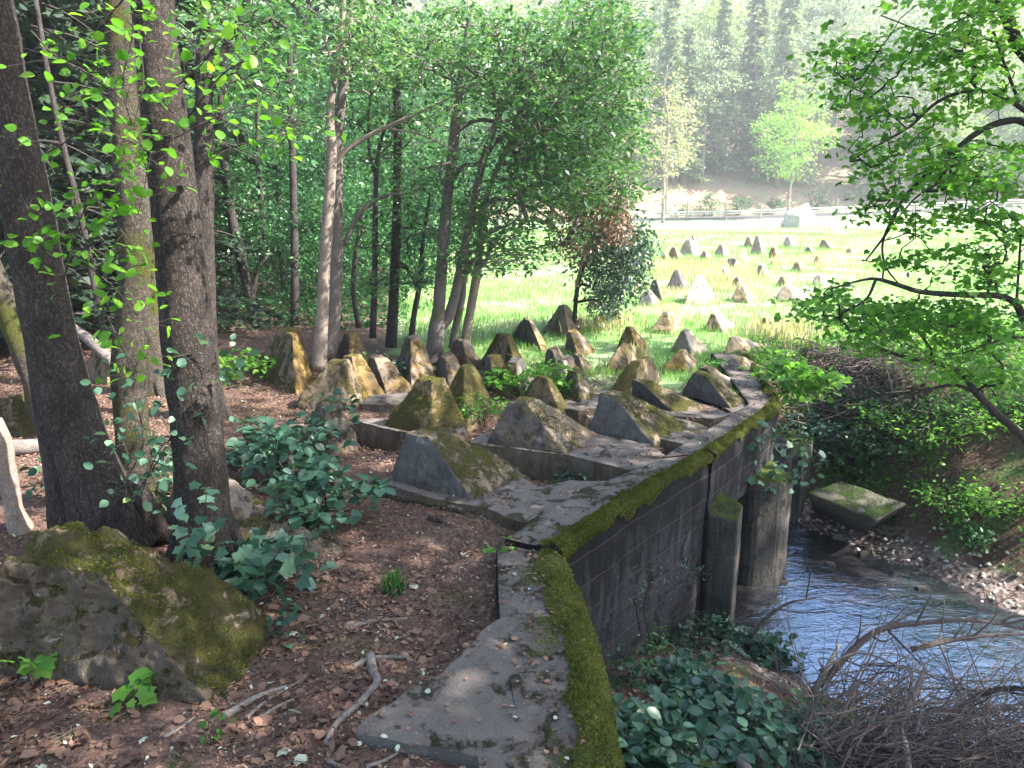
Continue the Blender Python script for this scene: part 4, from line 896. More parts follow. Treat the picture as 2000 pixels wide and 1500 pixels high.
C=blobs(4.9,[(1850,60,160,70,40),(1780,180,120,80,30),(1930,160,80,80,16),(1900,330,110,60,30),(1780,310,110,50,24),(1740,410,60,40,9),(1880,440,110,40,14),(1830,510,130,28,12),
 (1700,610,110,26,20),(1800,620,130,34,32),(1920,640,90,50,22),(1880,710,100,34,16),(1700,665,70,26,12),(1960,740,50,50,8),(1960,400,50,80,10),(1610,590,50,30,8),(1680,110,60,60,14),(1950,560,60,60,14),(1660,240,40,60,6)],.55)
mw=MB(); attach(mw,nodes,None,C,.0022,1.0,.08,4); mw.build('branches',M['bark_thin'],rt,True)
ml=MB(); C=C[rng.random(len(C))<.86]; sprays(ml,C,33,.20,.2,.034,'maple',1.0); ml.build('crown',M['leaf_maple_near'],rt)
# ---- hanging dead crown and ivy clump
ivy=tree_root('ivy_bush',G(1200,612),'dark grey-green ivy clump hanging over the teeth below the dead brown foliage','bush')
C=blobs(13.0,[(1195,505,75,75,64),(1225,465,50,45,28),(1180,560,45,40,20),(1160,460,45,40,10),(1240,520,35,50,14),(1185,598,20,14,5)],.7)
mb=MB(); Q=stem(mb,[(1120,660,8),(1128,560,9),(1150,500,9),(1190,450,8)],13,8); mb.build('stem',M['bark_thin'],ivy,True)
mw=MB(); attach(mw,[q[:3] for q in Q],None,C,.004); mw.build('branches',M['bark_thin'],ivy,True)
ml=MB(); sprays(ml,C,48,.33,.8,.075,'quad',.3,.6); ml.build('foliage',M['leaf_ivy'],ivy)
dc=tree_root('dead_treetop',G(1150,610),'withered reddish brown treetop caught above the ivy clump','dead branch')
C=blobs(12.0,[(1155,405,62,32,44),(1120,440,40,40,14),(1190,430,30,30,18),(1110,490,25,30,5),(1210,450,14,20,3)],.4)
mb=MB(); Q=stem(mb,[(960,345,9),(1030,360,8),(1090,395,7),(1150,420,6),(1195,440,4)],12.6,7)
Q2=stem(mb,[(980,320,8),(1040,325,7),(1100,360,6),(1170,385,5),(1205,400,3)],12.6,7); Q3=stem(mb,[(1125,560,7),(1140,500,6),(1160,430,5)],12.7,6)
mb.build('stem',M['bark_pale'],dc,True)
mw=MB(); attach(mw,[q[:3] for q in np.vstack([Q,Q2,Q3])],None,C,.004); mw.build('branches',M['twig'],dc,True)
ml=MB(); sprays(ml,C,46,.28,.7,.062,'quad',.3,.7); ml.build('foliage',M['leaf_dead'],dc)
# ---- generic tree prototypes
def copy_tree(root, loc, rz, s, label, group):
    r=root.copy(); COL.objects.link(r); r.location=loc; r.rotation_euler=(0,0,rz); r.scale=(s,s,s*random.uniform(.9,1.15))
    if label: r['label']=label
    if group: r['group']=group
    for ch in list(root.children):
        c=ch.copy(); COL.objects.link(c); c.parent=r
    return r
def proto_broad(name,label,h,rx,rz,cz,ncl,nl,rad,size,leafm,barkm,tr,group,low=.15,flat=.45,thin=None):
    root=tree_root(name,(0,0,0),label,'tree',group); mb=MB()
    P=[(0,0,-.3)]+[(random.uniform(-.2,.2)*i*.3,random.uniform(-.2,.2)*i*.3,h*i/6) for i in range(1,7)]
    Q=spline(np.column_stack([np.array(P),np.linspace(tr,tr*.25,7)]),4); tube(mb,Q[:,:3],Q[:,3],10,.06); mb.build('trunk',M[barkm],root,True)
    c=rng.normal(size=(ncl,3)); c/=np.linalg.norm(c,axis=1)[:,None]; c*=rng.random((ncl,1))**.38
    c*= 1+.25*vnoise(c,2.5,h)[:,None]
    c=c*np.array([rx,rx,rz])+np.array([0,0,cz]); c=c[c[:,2]>low*h*.5]
    mw=MB(); attach(mw,[q[:3] for q in Q[6:]],None,c,tr*.035 if thin is None else thin,nseg=4); mw.build('branches',M[barkm],root,True)
    ml=MB(); sprays(ml,c,nl,rad,flat,size,'quad',.6); ml.build('crown',M[leafm],root); return root
def proto_conifer(name,label,h,r,leafm,barkm,group,start=.15,lev=26,per=7,nn=26,size=.45,tr=.2,dens=1.0):
    root=tree_root(name,(0,0,0),label,'tree',group); mb=MB(); tube(mb,[(0,0,-.3),(.05,0,h*.5),(0,.05,h)],[tr,tr*.6,.02],8); mw=MB(); ml=MB()
    for i in range(lev):
        z=h*(start+(1-start)*i/lev)+random.uniform(-.1,.1); L=r*(1-(i/lev))**.8*random.uniform(.75,1.1)+.2
        for k in range(per):
            if random.random()>dens: continue
            a=random.random()*2*math.pi; d=np.array([math.cos(a),math.sin(a),0]); l=L*random.uniform(.6,1.1)
            p0=np.array([0,0,z]); p1=p0+d*l*.5+np.array([0,0,-.05*l]); p2=p0+d*l+np.array([0,0,-.28*l])
            Q=spline([p0,p1,p2],4); tube(mw,Q,np.linspace(.03,.008,len(Q)),4,cap=False)
            t=rng.random(nn)**.7; P=p0*(1-t[:,None])+p2*t[:,None]; P[:,2]-=.02*l
            side=np.cross(d,[0,0,1]); sg=np.where(rng.random(nn)<.5,-1,1)
            dirs=side[None]*sg[:,None]+d[None]*.7+rng.normal(size=(nn,3))*.25; dirs[:,2]-=.35
            leaves(ml,P,size*(1-.5*t)*(.7+.6*rng.random(nn)),'quad',dirs=dirs,up=1.2)
    mb.build('trunk',M[barkm],root,True); mw.build('branches',M[barkm],root,True); ml.build('crown',M[leafm],root); return root
def hz(x,y): return float(hillz(np.array([x]),np.array([y]))[0])-.2
# hillside stand
hb=proto_broad('hillside_tree','grey green broadleaf tree of the wooded slope beyond the road',12,3.6,5.4,6.4,190,28,.9,.36,'leaf_forest','bark_far',.22,'broadleaf trees on the far slope')
hp=proto_broad('pine_tree','blue green pine of the wooded slope beyond the road',15,4.0,4.6,10.6,110,32,1.15,.34,'leaf_pine','bark_far',.24,'pines on the far slope',flat=.25)
hs=proto_conifer('spruce_tree','tall dull spruce of the wooded slope beyond the road',17,3.0,'leaf_pine','bark_far','spruces on the far slope',.08,30,8,22,.75,.24)
protos=[hb,hp,hs]; used=[False]*3
def place(k,x,y,s,lab=None,grp=None,z=None):
    rz=random.random()*6.28; zz=hz(x,y) if z is None else z
    if not used[k]:
        r=protos[k]; r.location=(x,y,zz); r.rotation_euler=(0,0,rz); r.scale=(s,s,s); used[k]=True
        if lab: r['label']=lab
        return r
    return copy_tree(protos[k],(x,y,zz),rz,s,lab,grp)
PX=lambda px,Y: (px-1000)/FPX*Y/ray(px,350)[1]
# explicit hillside trees
spots=[]
for row,(yy,n) in enumerate([(86,16),(90,24),(94,27),(99,29),(105,30),(112,30),(120,30)]):
    for i in range(n):
        px=-150+2400*(i+.5)/n+random.uniform(-45,45)
        if row==0 and 1270<px<1720: continue
        k=random.choices([0,1,2],[.60,.38,.02])[0]; spots.append((k,PX(px,yy),yy+random.uniform(-2,2),random.uniform(.85,1.3)))
for k,x,y,s in spots: place(k,x,y,s)
# distinct ones
lm=proto_broad('lime_green_tree','bright yellow-green young tree standing before the slope by the guard rail',12.2,3.6,4.4,7.6,150,34,.8,.27,'leaf_lime','bark_far',.14,None)
lm.location=(PX(1545,73),73,.3); lm['group']=''; del lm['group']
yt=proto_broad('yellowing_tree','sparse pale yellow tree with feathery upright twigs near the road',12.6,2.9,5.4,7.4,150,16,.7,.22,'leaf_yellow','bark_far',.16,None,thin=.012)
yt.location=(PX(1298,68),68,.2); 
if 'group' in yt: del yt['group']
tt=proto_conifer('tall_spruce','tall thin drooping spruce rising above the pale yellow tree',24,2.6,'leaf_pine','bark_far',None,.25,30,6,20,.8,.24); tt.location=(PX(1300,85),85,hz(PX(1300,85),85))
# shrubs on earth slope
sb=None
def shrub(name,label,loc,r,h,ncl,nl,rad,size,leafm,tpl='quad',cat='shrub',group=None,stemr=.006,flat=.5,nst=5,up=.8):
    root=tree_root(name,loc,label,cat,group); loc=np.array(loc,float)
    c=rng.normal(size=(ncl,3)); c/=np.linalg.norm(c,axis=1)[:,None]; c*=rng.random((ncl,1))**.4; c=c*np.array([r,r,h/2])+loc+np.array([0,0,h*.5])
    mw=MB(); nodes=[]
    for k in range(nst):
        e=loc+np.array([random.uniform(-.5,.5)*r,random.uniform(-.5,.5)*r,h*random.uniform(.4,.7)]); Q=spline([loc+np.array([random.uniform(-.2,.2)*r,random.uniform(-.2,.2)*r,-.05]),(loc+e)/2+np.array([random.uniform(-.1,.1)*r,0,0]),e],3); tube(mw,Q,np.linspace(stemr*1.6,stemr,len(Q)),5,cap=False); nodes+=list(Q)
    attach(mw,nodes,None,c,stemr*.6,nseg=4); mw.build('stems',M['bark_thin'],root,True)
    ml=MB(); sprays(ml,c,nl,rad,flat,size,tpl,up); ml.build('foliage',M[leafm],root); return root
for i,(px,py,r,lab) in enumerate([(1450,398,1.2,'round dark green shrub on the bare earth slope'),(1518,398,.9,'small dark shrub beside the lime green tree trunk'),(1508,428,.8,'low shrub right at the guard rail left of the boulder'),(1620,415,1.7,'wide blue-green bush behind the rail right of the boulder'),(1330,420,1.6,'bluish bush at the foot of the pale yellow tree'),(1380,430,1.1,'leafy bush left of the bare earth patch'),(1600,385,1.4,'dull bush under the wooded slope at the right'),(1395,395,1.6,'dark bush in the shade of the pale yellow tree')]):
    Y=84.5; shrub('bush',lab,(PX(px,Y),Y+.4,float(D(px,py,Y)[2])-r*.9),r,r*1.6,26,24,.5,.22,'leaf_under','quad',stemr=.03)
for i in range(9):   # fence posts along the slope and track
    px=[1420,1345,1490,1640,1720,1790,1860,1930,1985][i]; Y=72.5; x=PX(px,Y)
    mb=MB(); z0=float(ztop(np.array([[x,Y]]))[0]); tube(mb,[(x,Y,z0-.2),(x+.02,Y,z0+.9),(x+.04,Y,z0+1.8)],[.06,.055,.05],7,.1)
    tag(mb.build('fence_post',M['bark_far'],None,origin=(x,Y,z0)),'thin grey wooden fence post in the grass before the guard rail','fence post','fence posts before the guard rail')
# ---- left wood: understory and conifers
ub=proto_broad('understory_tree','leafy understory tree of the dim wood behind the left teeth',6.0,2.2,2.6,3.0,150,34,.5,.13,'leaf_under','bark_thin',.07,'understory trees in the left wood',low=0)
ub2=proto_broad('forest_tree','leafy wood tree beyond the meadow on the left',13,3.6,5.2,7.2,170,30,.85,.26,'leaf_under','bark_thin',.16,'wood trees beyond the meadow',low=0)
us=proto_conifer('spruce_tree','tall dark spruce deep in the left wood',15,2.7,'leaf_spruce','bark_thin','dark spruces in the left wood',.06,30,8,34,.42,.16)
protos+= [ub,ub2,us]; used+=[False]*3
def gz(x,y): return float(ztop(np.array([[x,y]]))[0])-.1
for (x,y,s) in [(-6.6,15.5,.8),(-5.0,17,.9),(-3.6,16,.62),(-8.2,17.5,1.0),(-4.4,20,1.05),(-2.2,18.2,.6),(-6.4,21,1.1),(-9.4,14.5,.9),(-11,18,1.1),(-1.2,20.5,.62),(-2.6,22.5,.95),(-9,24,1.2),(-5,25,1.15),(-12,12,1.0),(-3.4,14.2,.5),(-1.9,15.6,.45),(-5.2,14.4,.55),(-4.2,17.5,.6),(-2.6,17.6,.5),(-7.2,15.2,.6),(-8.0,12.6,.7)]:
    place(3,x,y,s,z=gz(x,y))
for (x,y,s) in [(-13,34,.8),(-9,37,.85),(-5.5,40,.8),(-2.5,43,.8),(0.5,46,.75),(-16,31,.9),(-20,36,1.0),(-12,44,.9),(-6,50,.85),(2.5,50,.72),(-1,54,.8),(4.8,54,.62)]:
    place(4,x,y,s,z=gz(x,y))
for (x,y,s) in [(-8.5,11.5,.85),(-6.4,10.6,.75),(-10.5,14,1.0),(-7.2,13.8,.9),(-12.5,10,1.0),(-9.2,9.2,.8),(-13,16,1.1),(-5.6,12.8,.8),(-11.2,19,1.1),(-15,13,1.1),(-4.6,24,1.0),(-7.8,28,1.1)]:
    place(5,x,y,s,z=gz(x,y))
px_tree('young_tree','thin bare brown trunk in the dark left wood',[[(206,665,13),(185,560,12),(160,430,12),(125,290,11),(95,150,10),(70,0,9)]],9.8,'bark_thin',ns=8)
px_tree('young_tree','second faint trunk far left in the dark wood',[[(190,690,12),(172,560,11),(140,380,10),(115,200,9),(100,50,8)]],11.5,'bark_thin',ns=8)
# ---- canopy trees outside the frame that shade the foreground
rc=proto_broad('canopy_tree','tall broadleaf tree beside the stream, out to the right',9.5,3.0,3.0,6.8,170,26,.7,.17,'leaf_maple','bark_grey',.2,'canopy trees around the viewpoint')
protos.append(rc); used.append(False)
for (x,y,s) in [(6.3,2.6,.95),(5.4,-.2,1.0),(8.2,3.2,1.0),(10.4,7.4,1.45),(7.2,-.8,1.0),(12.2,2,1.2),(3.5,-3.5,1.1),(-2.5,-3.0,1.1),(-6.2,-.5,1.1),(11,-3,1.2)]:
    place(6,x,y,s,z=gz(x,y)-.1)
mb=MB(); n=70000; Y=10.5+17*rng.random(n)**1.3; X=-1.05*Y+1.0*Y*rng.random(n); P=np.column_stack([X,Y]); P=P[(X+.155*Y<.3)&(Y-.35*X>14.2)]
P3=np.column_stack([P,ztop(P)]); q=vnoise(P3,1.4,9); P3=P3[q+rng.random(len(P3))*1.2>.1]; P3[:,2]+=rng.random(len(P3))**2*(.25+.35*np.clip(vnoise(P3,1.1,3)+.3,0,1.3))
leaves(mb,P3,.07+.05*rng.random(len(P3)),'quad',up=.9); tag(mb.build('undergrowth',M['leaf_under']),'knee high dark green undergrowth on the floor of the left wood','undergrowth',kind='stuff')
# ---------------------------------------------------------------- near hazel sprays, upper left
def spray_px(name,label,paths,Y,leafm,size,tpl,n,cat='branch',dY=.25,barkm='bark_thin',rad=.06,w=4):
    b=D(paths[0][0][0],paths[0][0][1],Y); root=tree_root(name,b,label,cat); mb=MB(); ml=MB()
    for pth in paths:
        yo=random.uniform(-dY,dY); P=[D(x,y,Y+yo*i/len(pth)) for i,(x,y) in enumerate(pth)]; Q=spline(P,6)
        tube(mb,Q,np.linspace(w*.5*pxm(*pth[0],Y),.0015,len(Q)),5,cap=False)
        m=int(n*np.linalg.norm(Q[-1]-Q[0])/.5)+2; t=rng.random(m)**.8*(len(Q)-1); i0=np.minimum(t.astype(int),len(Q)-2); fr=(t-i0)[:,None]
        B=Q[i0]*(1-fr)+Q[i0+1]*fr; off=rng.normal(size=(m,3))*rad; off[:,2]*=.6; E=B+off
        for p,q in zip(B,E): tube(mb,[p,(p+q)/2+np.array([0,0,.01]),q],[.0015,.001,.001],3,cap=False)
        leaves(ml,E,size*(.55+.75*rng.random(m)),tpl,dirs=off+rng.normal(size=off.shape)*.03,up=.75)
    mb.build('twigs',M[barkm],root,True); ml.build('leaves',M[leafm],root); return root
spray_px('hazel_branch','bright green leafy twigs hanging across the left trunks at the top',[[(250,-30),(260,60),(240,180),(285,320),(270,420)],[(60,60),(110,110),(180,150),(230,200)],[(120,200),(160,230),(220,260),(300,300)],[(240,0),(210,40),(190,120),(160,190)],[(90,300),(150,260),(200,190)],[(270,60),(280,160),(262,260),(290,340)]],3.7,'leaf_hazel',.055,'ovate',34,rad=.10,dY=.4)
spray_px('hazel_branch','backlit green twigs reaching right from the thick upright trunk',[[(340,270),(420,230),(500,205),(560,240),(600,220)],[(360,240),(430,150),(490,110),(520,80)],[(380,330),(450,290),(520,270),(590,255)],[(330,180),(390,130),(440,60)],[(350,60),(400,110),(450,130)]],4.0,'leaf_hazel',.058,'ovate',24,rad=.10,dY=.4)
spray_px('hazel_branch','leafy shoot climbing between the two thick trunks at mid height',[[(120,560),(160,420),(210,350),(240,330)],[(110,420),(150,470),(200,520),(280,540)],[(150,500),(220,560),(270,620),(300,690)],[(40,380),(70,440),(100,520)],[(200,600),(240,680),(270,760)],[(180,380),(230,440),(270,500)]],3.9,'leaf_hazel',.06,'ovate',30,rad=.09,dY=.35)
spray_px('hazel_branch','sparse blue-green leaves before the foot of the left trunks',[[(240,950),(280,860),(260,760),(270,700)],[(255,980),(320,880),(350,800),(345,720)],[(270,980),(300,900),(330,850)],[(240,1000),(250,900),(220,820)],[(360,700),(400,720),(440,740)],[(330,700),(400,690),(430,720)]],4.2,'leaf_blue',.06,'ovate',26,rad=.09,dY=.3)
spray_px('maple_shoot','pale sycamore shoots beside the buried tooth behind the trunk',[[(370,1130),(385,1050),(400,990),(405,940)],[(480,1200),(520,1120),(560,1060),(620,1050)],[(480,1190),(500,1120),(470,1080)],[(500,1200),(560,1130),(620,1090)],[(380,1120),(365,1060),(372,1030)]],3.9,'leaf_blue',.075,'maple',22,'plant',rad=.07,dY=.2)
# ---- leafy saplings and ground plants
def gp(px,py,z=0): return tuple(G(px,py,z))
bl='leaf_blue'
for px,py,r,h,ncl,lab,sz in [
 (560,945,.42,.48,64,'dense blue-green leafy sapling left of the grey fronted tooth',.085),(630,1025,.38,.42,56,'blue-green leafy plant nearest the path, right of the buried tooth',.085),(500,900,.32,.38,34,'broad leaved plant between the thick trunk and the crumbling stub',.08),
 (640,870,.25,.52,20,'broad leaves overhanging the crumbling mossy stub',.08),(490,1150,.24,.34,26,'sycamore seedlings right of the thick trunk\'s foot',.085),(545,1240,.08,.14,6,'tiny leafy sprout at the right corner of the corner tooth',.05),
 (290,980,.30,.50,34,'leafy undergrowth between the two thick trunks',.065),(340,990,.2,.30,16,'low leaves just left of the thick upright trunk',.06),(150,960,.3,.3,16,'scattered leaves around the leaning trunk\'s foot',.06)]:
    shrub('leafy_plant',lab,gp(px,py,-.02),r,h,int(ncl*.8),8,.12,sz,bl,'ovate' if 'sycamore' not in lab else 'maple','plant',None,.004,.35,7,1.2)
for px,py,lab in [(30,1180,'three-lobed leaves at the left edge above the corner tooth\'s base'),(70,1330,'maple seedling in the litter at the bottom left'),(285,1378,'maple seedling sprouting before the corner tooth'),(985,1095,'tiny seedling at the inner edge of the wing wall'),(425,1458,'little seedling low in the leaf litter at the bottom')]:
    shrub('maple_seedling',lab,gp(px,py,-.03),.10 if px>80 else .15,.17,4,3,.05,.075 if px<400 else .035,'leaf_maple_near','maple','seedling','maple seedlings in the leaf litter',.002,.3,3,1.4)
for px,py,z,r,h,ncl,m_,lab,sz in [
 (1180,945,-.2,.28,.16,22,bl,'low leafy weeds growing in the pit behind the bridge wall',.05),(1100,950,-.2,.14,.12,10,bl,'small weed beside the ramp of the grey fronted tooth',.05),(1085,905,-.2,.14,.2,8,bl,'fern-like weed in the shadow of the dark speckled tooth',.05),
 (1000,760,0,.3,.3,30,'leaf_maple_near','bright leafy sapling between the speckled and olive teeth',.06),(1070,775,0,.35,.42,38,'leaf_maple_near','green sapling spreading over a tooth in the centre',.06),(935,820,0,.35,.24,30,'leaf_maple_near','weeds between the olive and the dark teeth',.05),
 (745,745,0,.35,.35,24,bl,'pale leafy sapling clinging to the orange tooth',.06),(450,745,0,.5,.4,34,'leaf_maple_near','yellowish green plants at the foot of the reddish tooth',.07),(900,828,0,.15,.15,10,'leaf_lime','yellow-green weed tuft left of the dark speckled tooth',.04),
 (1450,730,0,.6,.18,26,'leaf_maple_near','nettle patch around the low grey tooth',.07),(1560,775,0,.45,.42,64,'leaf_maple_near','maple sapling growing over the far end of the bridge wall',.075),(1480,703,0,.6,.12,20,'leaf_maple_near','weeds round the long low tooth',.07)]:
    shrub('leafy_plant',lab,gp(px,py,z),r,h,ncl,10,.12,sz,m_,'quad' if sz<.055 else 'ovate','plant',None,.003,.4,6,1.1)
# bank plants
def bz(x,y): return float(bankz(np.array([[x,y]]))[0])
def bp(px,py):   # intersect photo ray with bank surface
    d=ray(px,py); t=np.arange(1.5,25,.03); p=d[None]*t[:,None]+np.array([0,0,H]); b=p[:,2]<bankz(p[:,:2])
    return p[int(np.argmax(b))] if b.any() else d*8+np.array([0,0,H])
for px,py,r,h,ncl,lab,sz,m_ in [
 (1260,1500,.36,.26,80,'dense round-leaved bramble at the very bottom beside the wing wall',.075,bl),(1400,1440,.40,.26,80,'round-leaved bramble patch right of the bottom one',.07,bl),(1530,1450,.30,.2,44,'round-leaved bramble reaching toward the brushwood',.065,bl),
 (1330,1350,.30,.2,40,'low bramble in the middle of the near bank',.06,bl),(1240,1255,.32,.22,60,'ferny undergrowth at the foot of the wing wall',.05,'leaf_maple'),(1370,1265,.36,.22,60,'ferny undergrowth at the foot of the bridge wall',.05,bl),(1480,1290,.3,.2,34,'broad leaves at the water edge by the slim pier',.065,bl),(1220,1330,.2,.14,16,'small weeds beside the wing wall\'s outer face',.045,bl),
 (1620,1420,.25,.16,24,'leaves showing among the brushwood',.055,'leaf_maple')]:
    p=bp(px,py); shrub('bramble_patch' if 'bramble' in lab else 'leafy_plant',lab,tuple(p),r,h,ncl,9,.10,sz,m_,'ovate' if sz>.052 else 'quad','plant',None,.004,.4,7,1.2)
for px,py,r,h,ncl,lab,sz,m_ in [
 (1560,860,.55,.35,90,'leafy sapling overhanging the tall concrete block',.07,bl),(1660,900,.7,.32,110,'dense weeds on the far bank above the fallen slab',.065,'leaf_maple'),(1730,880,.6,.3,90,'dark green weeds on the far bank under the brush pile',.06,'leaf_maple'),(1800,840,.8,.3,110,'bright herbs on the sunny far bank',.055,'leaf_maple_near'),
 (1920,820,.7,.25,90,'bright herbs behind the bare earth mound',.05,'leaf_maple_near'),(1860,1000,.35,.3,50,'dark plants hanging over the stream below the earth mound',.05,'leaf_maple_near'),(1960,1000,.4,.3,50,'green plants at the right edge above the water',.055,'leaf_maple_near'),(1900,1060,.35,.25,40,'moss green plants at the foot of the steep bank',.05,'leaf_under'),(1620,830,.6,.4,70,'tangled sapling leaves at the brush pile\'s left side',.07,'leaf_maple'),(1700,800,.6,.3,60,'leaves growing through the brush pile',.06,'leaf_maple')]:
    p=bp(px,py); shrub('leafy_plant',lab,tuple(p),r,h,ncl,11,.15,sz,m_,'quad','plant',None,.005,.45,8,1.1)
spray_px('hanging_shoot','thin shoot with small pale leaves crossing in front of the bridge wall',[[(1270,1250),(1258,1180),(1290,1120),(1370,1110)],[(1300,1160),(1340,1130),(1380,1120)],[(1250,1230),(1240,1150),(1265,1095)]],4.9,bl,.03,'quad',40,'plant',.15,rad=.05)
spray_px('hanging_shoot','leafy shoot hanging before the round-nosed pier',[[(1580,860),(1540,900),(1510,920),(1500,965)],[(1600,880),(1560,930),(1520,950)],[(1540,830),(1490,860),(1450,850)]],7.2,bl,.07,'maple',26,'plant',.2,rad=.08)
# ---------------------------------------------------------------- brushwood
def branch_thing(label,pts,r0,mat='deadwood',twigs=6,name='fallen_branch'):
    P=spline(np.array(pts),6); c=P.mean(0); mb=MB(); tube(mb,P,np.linspace(r0,r0*.35,len(P)),8,.15,seed=random.random()*9)
    for _ in range(twigs):
        i=random.randrange(2,len(P)-1); d=(P[i]-P[i-1]); d/=np.linalg.norm(d)+1e-9; q=P[i]; L=random.uniform(.15,.5); v=d+rng.normal(size=3)*.6; v/=np.linalg.norm(v); e=[q,q+v*L*.5+rng.normal(size=3)*.02,q+v*L+rng.normal(size=3)*.06]
        tube(mb,spline(e,3),np.linspace(r0*.4,.002,7),5,cap=False)
    return tag(mb.build(name,M[mat],None,True,origin=c),label,'branch')
def bpz(px,py,dz=0): p=bp(px,py); d=ray(px,py); return p-d*0+np.array([0,0,dz])
def DD(px,py,Y): return D(px,py,Y)
branch_thing('thick grey branch jutting up from the middle of the brushwood',[DD(1735,1470,3.9),DD(1770,1390,4.1),DD(1805,1310,4.3)],.035,twigs=3)
branch_thing('pale broken branch standing in the brushwood near the bottom',[DD(1775,1520,3.5),DD(1768,1460,3.6),DD(1760,1420,3.7)],.028,'deadwood',1)
branch_thing('bare branch with a pale broken tip at the left of the brushwood',[DD(1588,1355,4.6),DD(1612,1310,4.7),DD(1640,1258,4.8)],.028,twigs=2)
branch_thing('dark stick arching over the water beside the pier',[DD(1465,1245,5.3),DD(1500,1205,5.4),DD(1540,1178,5.5),DD(1592,1168,5.6)],.018,'bark_thin',2)
branch_thing('long reddish branch running across the water to the right edge',[DD(1600,1340,4.9),DD(1700,1240,5.0),DD(1790,1218,5.0),DD(1900,1212,5.0),DD(2010,1230,5.0)],.028,'twig',8)
branch_thing('second long branch below the reddish one at the right edge',[DD(1780,1268,4.8),DD(1860,1250,4.8),DD(1940,1240,4.8),DD(2020,1240,4.8)],.02,'twig',6)
branch_thing('curved dark branch at the lower right corner',[DD(1860,1395,4.3),DD(1910,1360,4.4),DD(1960,1345,4.4),DD(2020,1350,4.4)],.025,'bark_thin',6)
branch_thing('long thin whitish twig lying over the brushwood',[DD(1600,1310,4.4),DD(1680,1275,4.4),DD(1780,1310,4.4),DD(1900,1330,4.4),DD(2010,1325,4.4)],.010,'deadwood',5)
branch_thing('mossy log lying on the bank under the bridge wall',[bpz(1355,1235,.03),bpz(1420,1255,.02),bpz(1500,1290,.02),bpz(1590,1330,.02)],.045,'bark_thin',1,'fallen_log')
branch_thing('weathered plank-like trunk at the bottom edge of the bank',[bpz(1400,1440,.06),bpz(1440,1500,.06),bpz(1480,1560,.06)],.06,'deadwood',0,'fallen_log')
branch_thing('grey fallen trunk near the bottom between brambles and brushwood',[bpz(1640,1440,.05),bpz(1680,1475,.05),bpz(1730,1520,.05)],.035,'deadwood',2,'fallen_log')
mb=MB()
for _ in range(1300):
    px=random.uniform(1560,2080); py=random.uniform(1230,1560)
    if px<1650 and py<1330: continue
    q=D(px,py,random.uniform(3.4,4.9)); g=bz(q[0],q[1]); q[2]=max(min(q[2],g+.55*random.random()),g)
    a=random.gauss(.35,.8); L=random.uniform(.25,.9); d=np.array([math.cos(a),math.sin(a),random.gauss(.05,.25)])*L
    m1=q+d*.5+rng.normal(size=3)*.05; Q=spline([q,m1,q+d+rng.normal(size=3)*.06],3); tube(mb,Q,np.linspace(random.uniform(.0025,.0075),.001,len(Q)),5,cap=False)
tag(mb.build('brushwood',M['twig']),'tangled grey heap of dry twigs at the lower right','brushwood',kind='stuff')
# brush pile on far bank
mb=MB()
for _ in range(700):
    px=random.gauss(1650,65); py=random.uniform(690,860); p=bp(px,min(py+30,900)); q=np.array(p)+np.array([random.uniform(-.2,.2),random.uniform(-.3,.3),random.random()*.45])
    L=random.uniform(.2,.7); d=rng.normal(size=3); d[2]*=.35; d=d/np.linalg.norm(d)*L; Q=spline([q,q+d*.5+rng.normal(size=3)*.04,q+d],3); tube(mb,Q,np.linspace(.010,.002,len(Q)),5,cap=False)
pile=tag(mb.build('brush_pile',M['twig']),'brown heap of cut branches with withered leaves behind the far wall','brush pile')
C=np.array([np.array(bp(random.gauss(1650,75),random.uniform(735,830)))+np.array([0,.2,random.uniform(.1,.45)]) for _ in range(110)])
ml=MB(); sprays(ml,C,22,.2,.5,.05,'quad',.4,.5); ml.build('withered_leaves',M['leaf_dead'],pile)
mb=MB(); p=G(1543,745); tube(mb,[p,p+np.array([0,0,.28])],[.02,.018],7,.1); tag(mb.build('stake',M['bark_pale'],None,origin=tuple(p)),'short rusty brown stake beside the brush pile','stake')
# ---------------------------------------------------------------- roots and sticks on the path
def ground_tube(label,pix,w,mat='deadwood',name='tree_root_run',cat='root',lift=.012):
    P=np.array([G(x,y,0) for x,y in pix]); zz=ztop(P[:,:2]); P[:,2]=zz+lift; Q=spline(P,6); mb=MB(); c=P.mean(0)
    r=np.array([w*.5*pxm(pix[0][0],pix[0][1],P[0][1])])*np.linspace(1,.45,len(Q)); tube(mb,Q,np.maximum(r,.002),8,.15,seed=random.random()*9)
    return tag(mb.build(name,M[mat],None,True,origin=c),label,cat)
ground_tube('thick pale root snaking down beside the apron slab',[(722,1268),(728,1300),(735,1325),(700,1370),(660,1410),(635,1450)],20,name='surface_root')
ground_tube('pale root running across to the bend above the thick one',[(690,1290),(730,1272),(790,1268),(795,1258)],12,name='surface_root')
ground_tube('pale twisted root at the right corner of the corner tooth',[(440,1398),(480,1370),(515,1350),(560,1335)],18,name='surface_root')
ground_tube('thin root right of the twisted pale one',[(480,1400),(520,1365),(580,1325),(610,1300)],9,name='surface_root')
ground_tube('second thin root below the twisted pale one',[(500,1405),(545,1375),(600,1350)],9,name='surface_root')
ground_tube('short pale root in the middle of the path',[(690,1218),(730,1210),(795,1200)],10,name='surface_root')
ground_tube('mossy log half sunk along the footing rib',[(650,938),(720,948),(790,968),(850,985),(905,1000)],26,'bark_moss','fallen_log','log',.02)
ground_tube('dark short stick lying on the path before the pit',[(838,1010),(858,1016),(870,1022)],13,'bark_dark','stick','stick')
ground_tube('curved thin twig on the concrete apron',[(1022,1295),(1003,1315),(997,1338)],4,'deadwood','stick','stick',.045)
